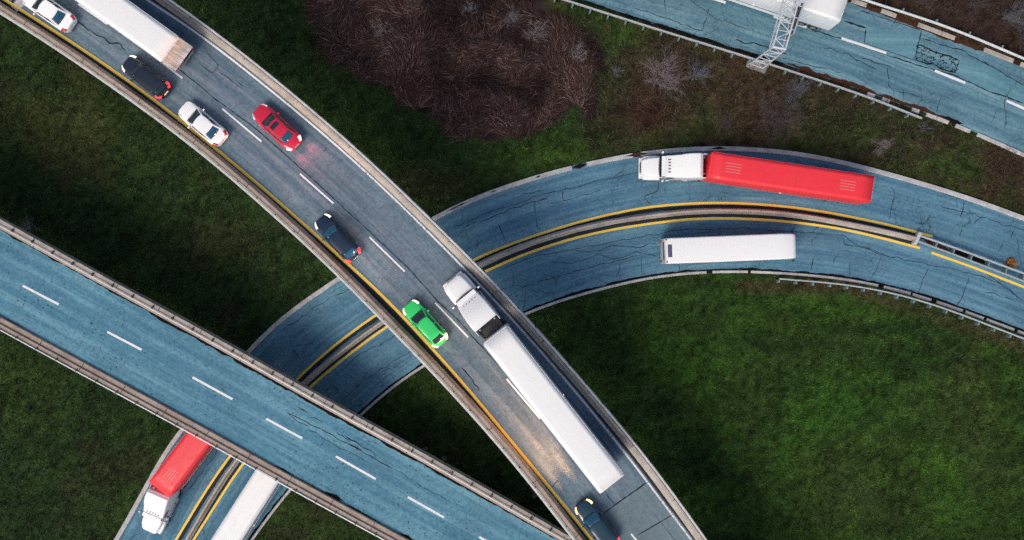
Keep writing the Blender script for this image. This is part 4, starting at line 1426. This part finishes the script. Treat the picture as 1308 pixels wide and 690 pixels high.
# thin dry stalks in the rough strips
n = 26000
X, Y = RNG.uniform(4, 58, n), RNG.uniform(8, 32, n)
px, py = pxy(X, Y)
k = open_land(X, Y, .4) & ((px > 745) & (py < 215 + np.maximum(0, px - 1000) * .24))
k &= RNG.random(n) < .15 + .95 * (fbm(X, Y, 6, 110) > .47)
X, Y = X[k], Y[k]
tint = np.array((.085, .060, .045))[None] * RNG.uniform(.25, 1.5, len(X))[:, None]
strips('dry_undergrowth', X, Y, RNG.uniform(0, 6.28, len(X)), RNG.uniform(.4, 1.1, len(X)), RNG.uniform(.010, .024, len(X)), RNG.uniform(.1, .6, len(X)), tint, 'reed', 1.0)


def bush(name, label, px, py, R, h, mat, stems, group=None, seed=1, leaves=0, flat=.7, gauge=1.0):
    rg = random.Random(seed)
    x, y = PG(px, py)
    z = float(land_z(np.array([x]), np.array([y]))[0])
    m = MB()

    def limb(p, d, ln, r, lev):
        pts = [Vector(p)]
        d = Vector(d).normalized()
        nseg = 4
        for i in range(nseg):
            d = (d + Vector((rg.gauss(0, .16), rg.gauss(0, .16), rg.gauss(0, .12) + .04))).normalized()
            pts.append(pts[-1] + d * ln / nseg)
        rings = []
        for i, q in enumerate(pts):
            rr = r * (1 - .8 * i / nseg)
            rings.append([q + Vector((rr, 0, 0)), q + Vector((-rr * .5, rr * .87, 0)), q + Vector((-rr * .5, -rr * .87, rr * .3))])
        m.loft(rings, caps=False)
        if lev < 2:
            for i in range(1, nseg + 1):
                for _ in range(3 if lev == 0 else 2):
                    dd = (d + Vector((rg.gauss(0, .65), rg.gauss(0, .65), rg.gauss(0, .35) + .1))).normalized()
                    limb(pts[i], dd, ln * rg.uniform(.3, .5), r * .55 * (1 - .12 * i), lev + 1)
    for s in range(int(stems * 1.5)):
        a = rg.uniform(0, 6.28)
        out = rg.uniform(.2, 1.0)
        d = (math.cos(a) * out, math.sin(a) * out, h / R * flat + rg.uniform(0, .3))
        limb((rg.gauss(0, .12 * R), rg.gauss(0, .12 * R), -.05), d, R * rg.uniform(.5, .9), .026 * gauge, 0)
    if leaves:
        lm = MB()
        for _ in range(leaves):
            a, rr = rg.uniform(0, 6.28), R * math.sqrt(rg.random())
            c = Vector((rr * math.cos(a), rr * math.sin(a), h * rg.uniform(.3, 1) * (1 - .5 * rr / R)))
            u = Vector((rg.gauss(0, 1), rg.gauss(0, 1), rg.gauss(0, .4))).normalized() * .09
            v = u.cross(Vector((0, 0, 1))).normalized() * .05 + Vector((0, 0, rg.gauss(0, .03)))
            lm.add([c - u, c + v, c + u, c - v], [(0, 1, 2, 3)])
    o = m.build(name, M[mat], None, smooth=0, loc=(x, y, z))
    tag(o, label, 'shrub', group)
    if leaves:
        lm.build('foliage', M['orange_leaf'], o, smooth=0)
    return o


G1 = 'bare shrubs in the brown reeds'
G2 = 'bare shrubs on the rough verge below the highway'
G3 = 'bare shrubs beyond the highway'
bl = [
    ('pale grey bare shrub standing alone on the flyover side of the reed bed', 489, 38, 1.6, 1.6, 'twig', 13, G1),
    ('small bare grey shrub at the top middle of the reed bed, by the picture edge', 602, 12, 1.3, 1.3, 'twigblue', 8, G1),
    ('bare grey shrub at the upper reed edge, straight below the yellowed grass', 655, 26, 1.5, 1.5, 'twigblue', 10, G1),
    ('dense grey-blue bare shrub in the reeds towards the guardrail', 683, 42, 1.9, 1.7, 'twig', 14, G1),
    ('twiggy pale shrub on the reed bed corner closest to the highway', 738, 72, 1.7, 1.7, 'twig', 12, G1),
    ('thin dark bare shrub at the top of the reed bed, amid black reeds', 530, 6, 1.5, 1.4, 'twigdark', 9, G1),
    ('small bluish bare shrub between the reed bed and the largest pale shrub', 786, 92, 1.0, .9, 'twigblue', 9, G2),
    ('largest pale bare shrub, branching widely above dark red undergrowth', 845, 100, 3.1, 2.4, 'twig', 26, G2),
    ('grey bare shrub touching the flank of the largest pale shrub', 890, 96, 2.0, 1.8, 'twigblue', 14, G2),
    ('wide dark leafless shrub above the white cab of the red truck', 990, 150, 3.8, 2.6, 'twigdark', 34, G2),
    ('dark bare shrub between the gantry foot and the wide dark shrub', 1015, 118, 2.2, 2.0, 'twigblue', 14, G2),
    ('low pale twiggy shrub above the middle of the red trailer', 1125, 186, 1.7, 1.2, 'twig', 11, G2),
    ('low brown bare shrub directly above the white and red truck coupling', 925, 160, 1.8, 1.4, 'twigdark', 12, G2),
    ('small grey shrub near the loose end of the highway guardrail', 1180, 163, .9, .8, 'twigblue', 7, G2),
    ('bare grey shrub beyond the highway, at the corner of the picture', 1290, 20, 2.4, 2.0, 'twigblue', 18, G3),
    ('bare brown shrub beyond the highway, close to the top picture edge', 1240, 6, 2.2, 1.8, 'twigdark', 16, G3),
    ('bare shrub behind the highway guardrail where it leaves the picture', 1306, 52, 1.6, 1.5, 'twigdark', 12, G3),
    ('low bare shrub beyond the highway guardrail, first from the truck', 1175, 3, 1.7, 1.4, 'twigdark', 12, G3),
]
for j, (lab, px, py, R, h, mt, st, gr) in enumerate(bl):
    bush('bare_shrub', lab, px, py, R, h, mt, st, gr, seed=100 + j, gauge=1.0 if mt != 'twigdark' else .9)
bush('bare_shrub', 'pale scrubby shrub against the outer edge of the blue viaduct parapet', 38, 288, 1.3, 1.0, 'twigblue', 12, None, seed=77)
bush('orange_shrub', 'small orange autumn shrub growing between the double rails of the ramp median', 1290, 337, .55, .8, 'twigdark', 8, None, seed=55, leaves=260)

# broken stones on the grass between the two bridges
proto = None
for j in range(20):
    px, py = 655 + j * 3.3 + random.gauss(0, 9), 588 + j * 3.0 + random.gauss(0, 7)
    if j < 5:
        px, py = 560 + random.gauss(0, 16), 582 + random.gauss(0, 6)
    x, y = PG(px, py)
    s = random.uniform(.25, .5)
    pts = []
    for lev, rr in ((-.3, .7), (0, 1.0), (.35, .85), (.6, .4)):
        pts.append([(s * rr * random.uniform(.7, 1.2) * math.cos(a), s * rr * random.uniform(.6, 1.0) * math.sin(a), s * lev) for a in np.linspace(0, 5.5, 7)])
    o = MB().loft(pts).build('stone', M['stone'], None, bevel=.02, loc=(x, y, float(land_z(np.array([x]), np.array([y]))[0]) + .1))
    tag(o, 'broken grey stone lying on dark grass between the viaduct and the flyover', 'stone', 'stones between the two bridges')

# ------------------------------------------------------------------ camera, light, view
cam = bpy.data.cameras.new('camera')
cam.sensor_width = 36.0
cam.lens = 36.0 * FPX / 1308.0
cam.clip_end = 6000
co = put(bpy.data.objects.new('camera', cam))
co.location = (0, 0, CAMZ)
SC.camera = co

EL, AZ = 48.0, 215.0          # overcast light from the south-west
wd = bpy.data.worlds.new('World')
SC.world = wd
wd.use_nodes = True
nt = wd.node_tree
sky = nt.nodes.new('ShaderNodeTexSky')
sky.sky_type = 'NISHITA'
sky.sun_disc = False
sky.sun_elevation = math.radians(EL)
sky.sun_rotation = math.radians(AZ)
sky.dust_density = 4.0
sky.ozone_density = 1.0
nt.links.new(sky.outputs[0], nt.nodes['Background'].inputs[0])
nt.nodes['Background'].inputs[1].default_value = 0.10
sl = bpy.data.lights.new('sun', 'SUN')
sl.energy = 1.25
sl.angle = math.radians(28)
sl.color = (1.0, .93, .84)
so = put(bpy.data.objects.new('sun', sl))
so.location = (-40, -50, 60)
az = math.radians(AZ)
dirv = Vector((math.sin(az) * math.cos(math.radians(EL)), math.cos(az) * math.cos(math.radians(EL)), math.sin(math.radians(EL))))
so.rotation_euler = dirv.to_track_quat('Z', 'Y').to_euler()

vs = SC.view_settings
vs.view_transform = 'Standard'
vs.look = 'None'
vs.exposure = 0.44
vs.gamma = 1.0
vs.use_curve_mapping = False
SC.render.engine = 'CYCLES'
SC.cycles.max_bounces = 6
SC.cycles.use_denoising = False
